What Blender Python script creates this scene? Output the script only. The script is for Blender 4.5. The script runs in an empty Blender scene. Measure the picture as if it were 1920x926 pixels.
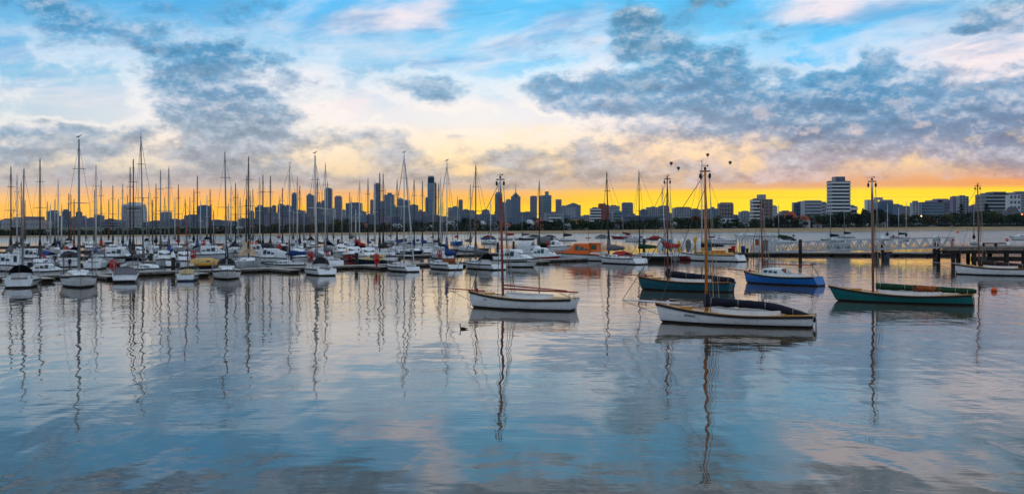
import bpy, math, random
from mathutils import Vector, Matrix
R = math.radians
scene = bpy.context.scene
COL = scene.collection
random.seed(7)

# ---------------------------------------------------------------- camera
F = 2000.0          # focal length in photograph pixels (1920 wide)
YH = 421.0          # horizon row
CAMH = 6.0
cam_d = bpy.data.cameras.new('camera')
cam = bpy.data.objects.new('camera', cam_d)
COL.objects.link(cam)
cam.location = (0, 0, CAMH)
cam.rotation_euler = (R(90), 0, 0)
cam_d.sensor_width = 36
cam_d.lens = 36 * F / 1920
cam_d.shift_y = -(463 - YH) / 1920
cam_d.clip_end = 30000
cam_d.clip_start = 0.5
scene.camera = cam
scene.view_settings.view_transform = 'Standard'
scene.view_settings.look = 'None'
scene.view_settings.exposure = 0.0
scene.view_settings.gamma = 1.0
scene.cycles.max_bounces = 6
scene.cycles.diffuse_bounces = 2
scene.cycles.glossy_bounces = 3
scene.cycles.transmission_bounces = 3
scene.cycles.volume_bounces = 0
scene.cycles.caustics_reflective = False
scene.cycles.caustics_refractive = False

def lin(c):
    return tuple(((v / 255) / 12.92 if v / 255 <= 0.04045 else ((v / 255 + 0.055) / 1.055) ** 2.4) for v in c)

# ---------------------------------------------------------------- sun: dawn, just above the horizon, veiled
SUN_EL, SUN_AZ = R(2.5), R(17)
sun_d = bpy.data.lights.new('sun', 'SUN')
sun_d.energy = 0.02
sun_d.angle = R(45)
sun_d.color = (1.0, 0.62, 0.28)
sun = bpy.data.objects.new('sun', sun_d)
COL.objects.link(sun)
sun.rotation_euler = Vector((math.sin(SUN_AZ) * math.cos(SUN_EL), math.cos(SUN_AZ) * math.cos(SUN_EL), math.sin(SUN_EL))).to_track_quat('Z', 'Y').to_euler()

# ---------------------------------------------------------------- sky
world = bpy.data.worlds.new('World')
scene.world = world
world.use_nodes = True
wt = world.node_tree
wt.nodes.clear()

class G:
    """small helper to wire shader graphs"""
    def __init__(s, nt): s.nt = nt
    def n(s, t, **kw):
        nd = s.nt.nodes.new(t)
        for k, v in kw.items(): setattr(nd, k, v)
        return nd
    def put(s, sock, v):
        if hasattr(v, 'is_output'): s.nt.links.new(v, sock)
        elif isinstance(v, (tuple, list)) and len(v) == 3 and sock.type == 'RGBA': sock.default_value = (*v, 1)
        else: sock.default_value = v
    def m(s, op, a, b=0.0, c=None, clamp=False):
        nd = s.n('ShaderNodeMath', operation=op, use_clamp=clamp)
        s.put(nd.inputs[0], a); s.put(nd.inputs[1], b)
        if c is not None: s.put(nd.inputs[2], c)
        return nd.outputs[0]
    def xyz(s, x, y, z=0.0):
        nd = s.n('ShaderNodeCombineXYZ')
        for i, v in enumerate((x, y, z)): s.put(nd.inputs[i], v)
        return nd.outputs[0]
    def noise(s, vec, scale, detail=4, rough=0.5, dist=0.0, w=None):
        nd = s.n('ShaderNodeTexNoise')
        if w is not None:
            nd.noise_dimensions = '4D'; nd.inputs['W'].default_value = w
        s.put(nd.inputs['Vector'], vec); nd.inputs['Scale'].default_value = scale
        nd.inputs['Detail'].default_value = detail; nd.inputs['Roughness'].default_value = rough
        nd.inputs['Distortion'].default_value = dist
        return nd.outputs['Fac'], nd.outputs['Color']
    def mix(s, f, a, b, mode='MIX'):
        nd = s.n('ShaderNodeMix', data_type='RGBA', blend_type=mode)
        s.put(nd.inputs[0], f); s.put(nd.inputs[6], a); s.put(nd.inputs[7], b)
        return nd.outputs[2]
    def fmix(s, f, a, b):
        nd = s.n('ShaderNodeMix', data_type='FLOAT')
        s.put(nd.inputs[0], f); s.put(nd.inputs[2], a); s.put(nd.inputs[3], b)
        return nd.outputs[0]
    def ramp(s, f, stops, interp='B_SPLINE'):
        nd = s.n('ShaderNodeValToRGB')
        cr = nd.color_ramp; cr.interpolation = interp
        while len(cr.elements) < len(stops): cr.elements.new(0.5)
        for e, (p, c) in zip(cr.elements, stops):
            e.position = p; e.color = (*c, 1) if len(c) == 3 else c
        s.put(nd.inputs[0], f)
        return nd.outputs[0]
    def ss(s, x, a, b):
        nd = s.n('ShaderNodeMapRange', interpolation_type='SMOOTHSTEP')
        s.put(nd.inputs[0], x); nd.inputs[1].default_value = a; nd.inputs[2].default_value = b
        return nd.outputs[0]

g = G(wt)
tc = g.n('ShaderNodeTexCoord')
sep = g.n('ShaderNodeSeparateXYZ'); wt.links.new(tc.outputs['Generated'], sep.inputs[0])
X, Y, Z = sep.outputs
az = g.m('ARCTAN2', X, Y)
hz = g.m('SQRT', g.m('ADD', g.m('MULTIPLY', X, X), g.m('MULTIPLY', Y, Y)))
el = g.m('ARCTAN2', Z, hz)
el = g.m('ABSOLUTE', el)
AZ0 = math.atan(0.48)
t0 = g.m('ADD', g.m('DIVIDE', az, 2 * AZ0), 0.5)                 # 0..1 over the view, mirrored outside it
d3 = g.xyz(g.m('MULTIPLY', az, 1.0), g.m('MULTIPLY', el, 1.9), 0.0)
# domain warp so that everything has torn, billowing edges
_, w1 = g.noise(d3, 5.5, 3, 0.55, 0.0)
_, w2 = g.noise(d3, 22.0, 5, 0.6, 0.3)
sw1 = g.n('ShaderNodeSeparateColor'); wt.links.new(w1, sw1.inputs[0])
sw2 = g.n('ShaderNodeSeparateColor'); wt.links.new(w2, sw2.inputs[0])
cen = lambda o: g.m('SUBTRACT', o, 0.5)
wx = g.m('ADD', g.m('MULTIPLY', cen(sw1.outputs[0]), 0.06), g.m('MULTIPLY', cen(sw2.outputs[0]), 0.03))
wy = g.m('ADD', g.m('MULTIPLY', cen(sw1.outputs[1]), 0.025), g.m('MULTIPLY', cen(sw2.outputs[1]), 0.02))
calm = g.ss(el, 0.022, 0.07)                                     # no billows in the clear strip at the horizon
wx = g.m('MULTIPLY', wx, calm); wy = g.m('MULTIPLY', wy, calm)
tw = g.m('PINGPONG', g.m('ADD', t0, wx), 1.0)
ew = g.m('ADD', el, wy)
def V(py): return math.atan((YH - py) / F)
def rows(table, t, e):
    """table: list of (photo row, [values along the azimuth]); values are greys 0..9 or sRGB triples"""
    out = None; prev = None
    for py, vals in table:
        n = len(vals)
        st = [(i / (n - 1), (v / 9,) * 3 if not isinstance(v, tuple) else lin(v)) for i, v in enumerate(vals)]
        r = g.ramp(t, st, 'EASE')
        out = r if out is None else g.mix(g.ss(e, V(prev), V(py)), out, r)
        prev = py
    return out
base = rows([
 (421, [(255,186,60),(255,186,40),(255,194,30),(255,214,0),(255,222,0),(255,222,10),(255,208,0)]),
 (392, [(255,190,74),(255,186,44),(255,190,40),(255,206,0),(255,216,0),(255,224,0),(255,216,0)]),
 (375, [(248,190,112),(250,180,84),(250,182,84),(252,186,50),(255,212,0),(255,222,0),(255,220,0)]),
 (363, [(222,182,146),(238,178,116),(238,178,112),(246,184,92),(255,204,20),(255,218,0),(255,214,0)]),
 (350, [(190,182,176),(200,184,168),(210,184,160),(210,182,152),(222,176,128),(230,166,108),(242,160,78)]),
 (322, [(208,196,182),(208,196,184),(230,202,164),(246,208,148),(244,196,136),(222,182,152),(226,180,140)]),
 (280, [(212,204,200),(228,212,200),(242,220,190),(252,222,168),(248,204,154),(220,188,170),(214,184,175)]),
 (225, [(185,203,214),(212,215,217),(224,222,221),(232,228,224),(230,216,210),(166,188,205),(192,188,200)]),
 (170, [(132,186,215),(160,198,220),(190,210,225),(180,212,232),(196,214,228),(118,190,226),(222,205,208)]),
 (110, [(104,174,215),(122,182,218),(138,192,224),(140,202,235),(118,195,234),(90,188,236),(170,195,215)]),
 (0,   [(84,164,212),(76,166,220),(94,180,230),(92,186,234),(86,184,234),(112,188,230),(124,188,222)]),
 (-120,[(132,164,192),(134,166,194),(140,170,196),(146,174,198),(144,172,198),(148,172,194),(158,172,190)]),
 (-400,[(172,186,202),(174,188,204),(176,188,202)]),
], tw, ew)
# pink and cream high streaks, rising to the right
st_vec = g.xyz(g.m('MULTIPLY', az, 4.0), g.m('ADD', g.m('MULTIPLY', el, 17.0), g.m('MULTIPLY', az, -2.4)), 3.3)
sf, _ = g.noise(st_vec, 1.6, 5, 0.55, 0.5)
P = rows([
 (250, [0,0,0,0,0,0,0]),
 (205, [4,4,5,4,5,5,4,5,5,4,2,3,4]),
 (165, [3,4,3,3,2,4,4,6,5,4,2,3,5,4,3,3,2,1,1,3,3,3,3,8,7]),
 (120, [2,2,2,3,4,3,3,4,3,5,5,4,3,4,5,4,2,0,0,1,1,4,7,9,9]),
 (80,  [1,1,3,5,4,2,2,4,5,5,3,4,6,4,6,2,4,4,3,2,2,5,5,3,5]),
 (40,  [1,1,1,1,1,1,1,3,5,7,7,3,1,6,5,2,1,2,4,6,8,5,3,3,3]),
 (0,   [0,0,1,1,1,1,1,1,1,3,6,3,1,3,5,2,2,2,3,5,7,6,6,6,2]),
 (-200,[1,2,3,2,1,2,3,2,3,3,2,4,3]),
], tw, ew)
pv = g.ss(g.m('ADD', P, g.m('MULTIPLY', cen(sf), 1.7)), 0.32, 0.98)
base = g.mix(g.m('MULTIPLY', pv, 0.85), base, lin((240, 222, 222)))
# sharper blue gaps / soft blue shadows in the high cloud
bf, _ = g.noise(st_vec, 2.7, 4, 0.6, 0.4, w=2.0)
up = g.ss(el, V(235), V(150))
base = g.mix(g.m('MULTIPLY', g.m('MULTIPLY', g.ss(bf, 0.52, 0.68), up), 0.45), base, lin((72, 150, 205)))
# glowing golden tears low in the cloud deck
gf, _ = g.noise(g.xyz(g.m('MULTIPLY', az, 16.0), g.m('MULTIPLY', el, 34.0), 1.0), 1.0, 5, 0.6, 0.4)
lowband = g.m('MULTIPLY', g.ss(el, V(335), V(310)), g.ss(el, V(245), V(275)))
right = g.ss(t0, 0.28, 0.6)
gold = g.m('MULTIPLY', g.m('MULTIPLY', g.ss(gf, 0.55, 0.72), lowband), g.m('ADD', g.m('MULTIPLY', right, 0.75), 0.2))
# slate clouds
D = rows([
 (362, [0,0,0,0,0]),
 (352, [4,4,4,4,4,4,5,5,4,4,4,4,4,3,2,2,1,0,0]),
 (338, [5,5,5,5,6,6,6,6,6,6,6,6,6,6,6,6,6,6,6,5,5,6,5,6,6]),
 (318, [5,4,4,3,5,6,5,5,4,5,5,4,5,4,6,6,6,5,5,6,6,6,5,6,6]),
 (290, [6,6,6,4,5,5,4,4,5,6,3,4,4,5,5,6,4,4,6,8,9,8,8,9,9]),
 (260, [7,6,5,4,3,7,8,5,6,5,3,2,1,2,3,5,5,5,7,8,8,8,8,9,8]),
 (230, [2,1,1,2,4,8,9,4,3,1,0,0,1,1,3,5,5,9,9,8,8,8,8,9,8]),
 (200, [1,1,1,3,7,8,5,2,0,0,3,2,2,6,7,8,8,9,9,8,9,9,8,8,8]),
 (165, [1,1,2,5,8,6,4,3,2,4,6,4,5,7,7,7,8,9,6,5,7,8,7,5,6]),
 (120, [1,2,2,4,5,8,5,2,2,1,0,1,1,2,2,3,8,6,2,0,1,6,2,0,1]),
 (80,  [2,3,5,4,2,3,3,2,2,1,0,0,0,5,3,9,7,2,4,4,0,3,3,7,4]),
 (40,  [4,5,4,3,3,4,3,3,2,1,0,1,2,1,2,9,5,4,4,3,1,1,1,5,5]),
 (0,   [4,4,3,2,2,3,3,3,2,0,0,1,2,1,1,4,3,4,2,0,0,2,1,3,3]),
 (-70, [7,7,7,7,6,5,5,6,6,5,5,6,6,6,6,6,6,7,6,6,6,6,6,7,7]),
 (-260,[3,3,4,4,3,3,3,4,3,4,4,3,3]),
 (-500,[2,2,3,2,2]),
], tw, ew)
cf, _ = g.noise(g.xyz(g.m('MULTIPLY', az, 13.0), g.m('MULTIPLY', el, 22.0), 0.7), 1.0, 10, 0.63, 0.0)
cf2, _ = g.noise(g.xyz(g.m('MULTIPLY', az, 38.0), g.m('MULTIPLY', el, 58.0), 5.7), 1.0, 8, 0.67, 0.0)
dsum = g.m('ADD', g.m('SUBTRACT', g.m('MULTIPLY', D, 1.18), 0.03), g.m('ADD', g.m('MULTIPLY', cen(cf), 1.7), g.m('MULTIPLY', cen(cf2), 0.75)))
dens = g.ss(dsum, 0.34, 0.80)
rim = g.m('MULTIPLY', g.ss(dsum, 0.10, 0.36), g.m('SUBTRACT', 1.0, g.ss(dsum, 0.42, 0.72)))
core = g.ss(dsum, 0.7, 1.5)
# relief: compare the density with the density a little lower (towards the glow)
cfb, _ = g.noise(g.xyz(g.m('MULTIPLY', az, 13.0), g.m('MULTIPLY', g.m('SUBTRACT', el, 0.006), 22.0), 0.7), 1.0, 10, 0.63, 0.0)
relief = g.m('MULTIPLY', g.m('SUBTRACT', cfb, cf), 5.5)
dc = rows([
 (360, [(214,176,140),(216,176,138),(214,178,140),(220,178,125),(235,165,90),(245,160,60)]),
 (350, [(184,168,166),(186,170,165),(190,172,160),(196,170,152),(205,158,136),(212,150,120)]),
 (310, [(146,158,170),(160,164,172),(176,172,174),(180,172,172),(166,158,168),(152,148,164)]),
 (250, [(108,146,174),(124,150,172),(160,172,186),(140,158,182),(104,142,176),(108,140,174)]),
 (180, [(90,146,186),(92,142,178),(132,168,196),(96,150,188),(84,142,184),(96,148,186)]),
 (80,  [(75,145,190),(78,145,188),(90,155,195),(95,148,182),(88,145,182),(85,140,178)]),
 (-20, [(84,122,150),(84,122,152),(88,126,152),(92,128,152),(90,126,150),(92,126,148)]),
 (-200,[(104,122,140),(106,124,142),(108,126,142)]),
 (-500,[(138,148,162),(140,150,162)]),
], tw, ew)
dark = g.mix(1.0, dc, lin((212, 218, 224)), 'MULTIPLY')
cc = g.mix(core, dc, dark)
cc = g.mix(g.m('MULTIPLY', g.m('MAXIMUM', relief, 0.0), 1.0, clamp=True), cc, lin((216, 216, 222)))
cc = g.mix(g.m('MULTIPLY', g.m('MAXIMUM', g.m('MULTIPLY', relief, -1.0), 0.0), 0.9, clamp=True), cc, g.mix(1.0, dark, lin((190, 196, 205)), 'MULTIPLY'))
cc = g.mix(g.m('MULTIPLY', g.ss(cf2, 0.50, 0.66), 0.30), cc, lin((206, 210, 220)))
cc = g.mix(g.m('MULTIPLY', g.ss(cf2, 0.50, 0.34), 0.42), cc, g.mix(1.0, cc, lin((196, 202, 212)), 'MULTIPLY'))
rgt = g.m('MULTIPLY', g.ss(el, V(150), V(270)), g.ss(t0, 0.45, 0.75))
cc = g.mix(g.m('MULTIPLY', g.m('MULTIPLY', g.ss(cf2, 0.53, 0.7), rgt), 0.5), cc, lin((238, 200, 185)))
# thin broken mid-level veil
vf, _ = g.noise(g.xyz(g.m('MULTIPLY', az, 7.0), g.m('ADD', g.m('MULTIPLY', el, 24.0), g.m('MULTIPLY', az, -2.0)), 9.1), 1.0, 9, 0.64, 0.3)
base = g.mix(g.m('MULTIPLY', g.m('MULTIPLY', g.ss(vf, 0.46, 0.66), g.ss(el, V(330), V(250))), 0.42), base, lin((222, 220, 228)))
base = g.mix(g.m('MULTIPLY', g.m('MULTIPLY', g.ss(vf, 0.50, 0.34), g.ss(el, V(200), V(120))), 0.45), base, lin((96, 158, 200)))
base = g.mix(g.m('MULTIPLY', g.m('MULTIPLY', rim, g.m('MULTIPLY', g.ss(el, V(345), V(300)), g.ss(el, V(40), V(160)))), 0.5), base, rows([(330, [(252,226,180),(255,224,170),(255,214,150)]), (230, [(244,236,228),(250,236,222),(246,224,214)]), (100, [(225,232,240),(228,236,242),(236,228,232)])], t0, el))
skyc = g.mix(g.m('MULTIPLY', dens, 0.86), base, cc)
skyc = g.mix(g.m('MULTIPLY', gold, 0.75), skyc, lin((255, 218, 150)))
# thin lilac bars across the clear golden strip
lb, _ = g.noise(g.xyz(g.m('MULTIPLY', az, 3.0), g.m('MULTIPLY', el, 230.0), 0.0), 1.0, 3, 0.5, 0.0)
strip = g.m('MULTIPLY', g.ss(lb, 0.56, 0.7), g.ss(el, V(350), V(372)))
skyc = g.mix(g.m('MULTIPLY', strip, 0.28), skyc, lin((225, 150, 80)))
# away from the sunrise the horizon strip loses its gold
away = g.ss(g.m('ABSOLUTE', g.m('SUBTRACT', az, 0.25)), 0.9, 2.2)
lowm = g.ss(el, 0.06, 0.02)
lowm = g.ss(el, 0.10, 0.0)
skyc = g.mix(g.m('MULTIPLY', away, g.m('SUBTRACT', 1.0, g.ss(el, 0.0, 0.12))), skyc, lin((182, 180, 192)))
# physical twilight sky takes part overhead
nish = g.n('ShaderNodeTexSky', sky_type='NISHITA', sun_disc=False, sun_elevation=SUN_EL, sun_rotation=SUN_AZ)
over = g.ss(el, 0.35, 1.1)
nb = g.mix(1.0, nish.outputs[0], (0.15, 0.15, 0.15), 'MULTIPLY')
skyc = g.mix(g.m('MULTIPLY', over, 0.12), skyc, nb)
bg = g.n('ShaderNodeBackground'); g.put(bg.inputs[0], skyc); bg.inputs[1].default_value = 1.22
wo = g.n('ShaderNodeOutputWorld'); wt.links.new(bg.outputs[0], wo.inputs[0])
world.cycles.sampling_method = 'MANUAL'
world.cycles.sample_map_resolution = 512

# ---------------------------------------------------------------- helpers: materials
MATS = {}
def mat(name, col, rough=0.6, metal=0.0, var=0.12, scale=3.0, spec=0.5, emit=None, bump=0.0, alpha=None, ior=1.45):
    if name in MATS: return MATS[name]
    m_ = bpy.data.materials.new(name); m_.use_nodes = True
    nt = m_.node_tree; q = G(nt); b = nt.nodes['Principled BSDF']
    b.inputs['Roughness'].default_value = rough; b.inputs['Metallic'].default_value = metal
    b.inputs['Specular IOR Level'].default_value = spec; b.inputs['IOR'].default_value = ior
    c = tuple(col)
    if var > 0:
        t_ = q.n('ShaderNodeTexCoord')
        f, _c = q.noise(t_.outputs['Object'], scale, 4, 0.6)
        dk = tuple(v * (1 - var * 1.6) for v in c); lt = tuple(min(1, v * (1 + var)) for v in c)
        q.put(b.inputs['Base Color'], q.mix(q.ss(f, 0.3, 0.7), dk, lt))
        if bump:
            bn = q.n('ShaderNodeBump'); bn.inputs['Strength'].default_value = bump; bn.inputs['Distance'].default_value = 0.03
            q.put(bn.inputs['Height'], f); nt.links.new(bn.outputs[0], b.inputs['Normal'])
    else: b.inputs['Base Color'].default_value = (*c, 1)
    if emit:
        b.inputs['Emission Color'].default_value = (*emit[0], 1); b.inputs['Emission Strength'].default_value = emit[1]
    MATS[name] = m_
    return m_

# ---------------------------------------------------------------- helpers: meshes and objects
class MB:
    def __init__(s): s.v = []; s.f = []
    def add(s, vs, fs):
        o = len(s.v); s.v += [tuple(v) for v in vs]; s.f += [tuple(i + o for i in f) for f in fs]; return s
    def box(s, x0, x1, y0, y1, z0, z1):
        return s.add([(x0,y0,z0),(x1,y0,z0),(x1,y1,z0),(x0,y1,z0),(x0,y0,z1),(x1,y0,z1),(x1,y1,z1),(x0,y1,z1)],
                     [(0,3,2,1),(4,5,6,7),(0,1,5,4),(1,2,6,5),(2,3,7,6),(3,0,4,7)])
    def tube(s, p0, p1, r0, r1=None, n=8, cap=True):
        r1 = r0 if r1 is None else r1
        p0 = Vector(p0); p1 = Vector(p1); d = (p1 - p0)
        if d.length < 1e-6: return s
        d.normalize(); a = d.orthogonal().normalized(); b = d.cross(a)
        vs = []
        for p, r in ((p0, r0), (p1, r1)):
            for i in range(n):
                t = 2 * math.pi * i / n
                vs.append(p + a * math.cos(t) * r + b * math.sin(t) * r)
        fs = [(i, (i + 1) % n, n + (i + 1) % n, n + i) for i in range(n)]
        if cap: fs += [tuple(range(n))[::-1], tuple(range(n, 2 * n))]
        return s.add(vs, fs)
    def path(s, pts, r, n=6):
        for a, b in zip(pts, pts[1:]): s.tube(a, b, r, r, n)
        return s
    def loft(s, rings, cap=True, closed=True):
        n = len(rings[0]); vs = [p for r in rings for p in r]; fs = []
        m = n if closed else n - 1
        for k in range(len(rings) - 1):
            for i in range(m):
                j = (i + 1) % n
                fs.append((k*n+i, k*n+j, (k+1)*n+j, (k+1)*n+i))
        if cap and closed: fs += [tuple(range(n))[::-1], tuple((len(rings)-1)*n + i for i in range(n))]
        return s.add(vs, fs)
    def ell(s, c, rx, ry, rz, nu=12, nv=8, f=None):
        rings = []
        for k in range(nv + 1):
            ph = -math.pi / 2 + math.pi * k / nv
            rings.append([(c[0] + rx * max(math.cos(ph), .01) * math.cos(2*math.pi*i/nu), c[1] + ry * max(math.cos(ph), .01) * math.sin(2*math.pi*i/nu), c[2] + rz * math.sin(ph)) for i in range(nu)])
        return s.loft(rings)
    def torus(s, c, R0, r, axis='y', n=16, m=6):
        rings = []
        for i in range(n + 1):
            t = 2 * math.pi * i / n; ring = []
            for j in range(m):
                u = 2 * math.pi * j / m; rr = R0 + r * math.cos(u); h = r * math.sin(u)
                x, z = rr * math.cos(t), rr * math.sin(t)
                ring.append((c[0] + x, c[1] + h, c[2] + z) if axis == 'y' else ((c[0] + h, c[1] + x, c[2] + z) if axis == 'x' else (c[0] + x, c[1] + z, c[2] + h)))
            rings.append(ring)
        return s.loft(rings, cap=False)
    def mesh(s, name, material, smooth=False):
        me = bpy.data.meshes.new(name); me.from_pydata(s.v, [], s.f)
        if material: me.materials.append(material)
        if smooth: me.polygons.foreach_set('use_smooth', [True] * len(me.polygons))
        me.update(); return me
def obj(name, data, parent=None, loc=None, rz=None, scale=None):
    o = bpy.data.objects.new(name, data); COL.objects.link(o)
    if parent: o.parent = parent
    if loc is not None: o.location = loc
    if rz is not None: o.rotation_euler = (0, 0, rz)
    if scale is not None: o.scale = scale
    return o
CACHE = {}
def part(name, key, fn, material, parent, smooth=False, kind=None, label=None, loc=None, scale=None, rz=None):
    k = (name, key, material.name, smooth)
    if key is None or k not in CACHE:
        mb = MB(); fn(mb); me = mb.mesh(name, material, smooth)
        if key is not None: CACHE[k] = me
    else: me = CACHE[k]
    o = obj(name, me, parent, loc, rz, scale)
    if kind: o['kind'] = kind
    if label: o['label'] = label
    return o
LABELS = {}
def thing(name, label, cat, loc=(0, 0, 0), rz=0.0, group=None, data=None, scale=None):
    o = obj(name, data, None, loc, rz, scale)
    if label in LABELS: print('DUPLICATE LABEL', label)
    if not 4 <= len(label.split()) <= 16: print('LABEL LENGTH', len(label.split()), label)
    LABELS[label] = 1
    o['label'] = label; o['category'] = cat
    if group: o['group'] = group
    return o
def dist(py): return CAMH * F / (py - YH)                      # distance of the water at a photo row
def at(px, py):                                                # point of the water seen at a photo pixel
    d = dist(py); return Vector(((px - 960) / F * d, d, 0))
def hz(py, d): return CAMH + (YH - py) * d / F                 # height of a photo row at a distance
def xx(px, d): return (px - 960) / F * d
ORD = ['first', 'second', 'third', 'fourth', 'fifth', 'sixth', 'seventh', 'eighth', 'ninth', 'tenth', 'eleventh', 'twelfth', 'thirteenth', 'fourteenth', 'fifteenth', 'sixteenth', 'seventeenth', 'eighteenth', 'nineteenth', 'twentieth']
def ordinals(pxs, marks):
    """for sorted photo columns: (ordinal word, name of the landmark to the left)"""
    out = {}; cnt = {}
    for p in sorted(pxs):
        mk = [m for m in marks if m[0] <= p][-1][1]
        cnt[mk] = cnt.get(mk, 0) + 1
        out[p] = (ORD[cnt[mk] - 1], mk)
    return out

# ---------------------------------------------------------------- materials
def M_(n, rgb, **k): return mat(n, lin(rgb), **k)
WHITE = M_('white_paint', (234, 238, 242), rough=0.3, var=0.06, scale=1.5)
GREYW = M_('grey_white_paint', (202, 208, 214), rough=0.35, var=0.08, scale=1.5)
CREAM = M_('cream_paint', (215, 196, 140), rough=0.4, var=0.1)
NAVY = M_('navy_paint', (22, 32, 58), rough=0.25, var=0.1)
BLACKH = M_('black_paint', (26, 28, 30), rough=0.3, var=0.1)
REDH = M_('red_paint', (150, 18, 22), rough=0.3, var=0.08)
BLUEH = M_('blue_paint', (14, 104, 184), rough=0.28, var=0.07, scale=1.2)
TEAL = M_('teal_paint', (10, 112, 114), rough=0.28, var=0.08, scale=1.2)
TEALB = M_('deep_teal_paint', (8, 84, 100), rough=0.28, var=0.08, scale=1.2)
GREENH = M_('green_paint', (24, 92, 70), rough=0.3, var=0.08)
ANTI = M_('dark_antifouling', (24, 18, 20), rough=0.8, var=0.3, scale=5)
ANTIB = M_('blue_antifouling', (20, 40, 80), rough=0.8, var=0.3, scale=5)
RAIL = M_('dark_rubbing_strake', (18, 18, 18), rough=0.5, var=0.2)
VARN = M_('varnished_timber', (196, 138, 62), rough=0.3, var=0.18, scale=6)
DECKW = M_('pale_deck', (200, 182, 150), rough=0.6, var=0.1, scale=4)
DECKG = M_('grey_deck', (186, 190, 190), rough=0.6, var=0.1, scale=4)
MASTW = M_('anodised_mast', (138, 144, 148), rough=0.35, metal=0.4, var=0.05)
MASTWH = M_('white_mast', (205, 208, 210), rough=0.35, var=0.05)
MASTD = M_('dark_mast', (58, 54, 56), rough=0.4, var=0.1)
MASTR = M_('red_brown_spar', (156, 34, 16), rough=0.35, var=0.15, scale=4)
MASTO = M_('orange_varnished_spar', (222, 124, 36), rough=0.3, var=0.18, scale=4)
MASTB = M_('brown_spar', (140, 74, 44), rough=0.4, var=0.15, scale=4)
WIRE = M_('rigging_wire', (92, 88, 86), rough=0.5, var=0.0)
STEEL = M_('stainless_rail', (160, 164, 168), rough=0.3, metal=0.7, var=0.0)
GLASS = M_('dark_glazing', (24, 34, 42), rough=0.08, var=0.0, spec=0.8)
GLASSG = M_('green_tinted_glazing', (40, 84, 72), rough=0.08, var=0.0, spec=0.8)
CANV = {
 'dark blue': M_('blue_canvas', (18, 56, 122), rough=0.85, var=0.2, scale=5, bump=0.6),
 'navy': M_('navy_canvas', (20, 22, 42), rough=0.85, var=0.25, scale=5, bump=0.8),
 'black': M_('black_canvas', (28, 28, 32), rough=0.85, var=0.2, scale=5, bump=0.6),
 'grey': M_('grey_canvas', (104, 104, 110), rough=0.85, var=0.15, scale=5, bump=0.6),
 'green': M_('green_canvas', (14, 66, 40), rough=0.85, var=0.3, scale=5, bump=0.8),
 'red': M_('red_canvas', (165, 26, 30), rough=0.85, var=0.2, scale=5, bump=0.6),
 'cream': M_('cream_canvas', (205, 178, 150), rough=0.85, var=0.12, scale=5, bump=0.6),
 'orange': M_('orange_canvas', (156, 78, 34), rough=0.85, var=0.2, scale=5, bump=0.6),
 'brown': M_('brown_canvas', (52, 34, 28), rough=0.85, var=0.2, scale=5, bump=0.6),
 'white': M_('white_canvas', (200, 204, 208), rough=0.8, var=0.1, scale=5, bump=0.6),
 'yellow': M_('yellow_canvas', (214, 160, 40), rough=0.8, var=0.2, scale=5, bump=0.6),
 'turquoise': M_('turquoise_canvas', (30, 130, 150), rough=0.8, var=0.2, scale=5),
}
TIMB = M_('weathered_jetty_timber', (120, 112, 104), rough=0.85, var=0.3, scale=2.5, bump=1.0)
TIMD = M_('dark_wet_timber', (34, 26, 22), rough=0.8, var=0.4, scale=2.0, bump=1.0)
CONC = M_('pontoon_concrete', (168, 164, 156), rough=0.8, var=0.2, scale=1.2)
FLOAT = M_('pontoon_float', (40, 34, 30), rough=0.8, var=0.4, scale=1.0)
BUOYR = M_('red_lifebuoy_plastic', (200, 28, 24), rough=0.4, var=0.05)
BUOYO = M_('orange_buoy_plastic', (236, 92, 10), rough=0.4, var=0.08)
GALV = M_('galvanised_steel', (184, 190, 198), rough=0.5, metal=0.0, var=0.12, scale=3)
INK = M_('dark_lettering', (26, 30, 40), rough=0.5, var=0.0)
HULLS = {'white': WHITE, 'grey white': GREYW, 'cream': CREAM, 'navy': NAVY, 'black': BLACKH, 'red': REDH, 'blue': BLUEH, 'teal': TEAL, 'deep teal': TEALB, 'green': GREENH}

def weather(m_, streak=0.07, grime=(0.10, 0.10, 0.07), lo=0.10, hi=0.34):
    """rain streaks down the topsides and a tide-line of scum above the boot top"""
    nt = m_.node_tree; q = G(nt); b = nt.nodes['Principled BSDF']; src = b.inputs['Base Color'].links[0].from_socket
    t_ = q.n('ShaderNodeTexCoord'); mp = q.n('ShaderNodeMapping'); q.put(mp.inputs[0], t_.outputs['Object']); mp.inputs['Scale'].default_value = (3.2, 3.2, .5)
    f, _c = q.noise(mp.outputs[0], 1.6, 5, .65)
    c1 = q.mix(q.m('MULTIPLY', q.ss(f, .48, .72), streak * 2), src, (0.16, 0.14, 0.10))
    sp = q.n('ShaderNodeSeparateXYZ'); q.put(sp.inputs[0], t_.outputs['Object'])
    f2, _c = q.noise(t_.outputs['Object'], 2.4, 5, .7)
    z = q.m('ADD', sp.outputs[2], q.m('MULTIPLY', q.m('SUBTRACT', f2, .5), -.35))
    g2 = q.m('MULTIPLY', q.m('SUBTRACT', 1.0, q.ss(z, lo, hi)), .35)
    nt.links.new(q.mix(g2, c1, grime), b.inputs['Base Color'])
for m_ in (WHITE, GREYW): weather(m_)
for m_ in (TEAL, TEALB, BLUEH, NAVY, REDH): weather(m_, .06, (0.07, 0.08, 0.07))
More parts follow.
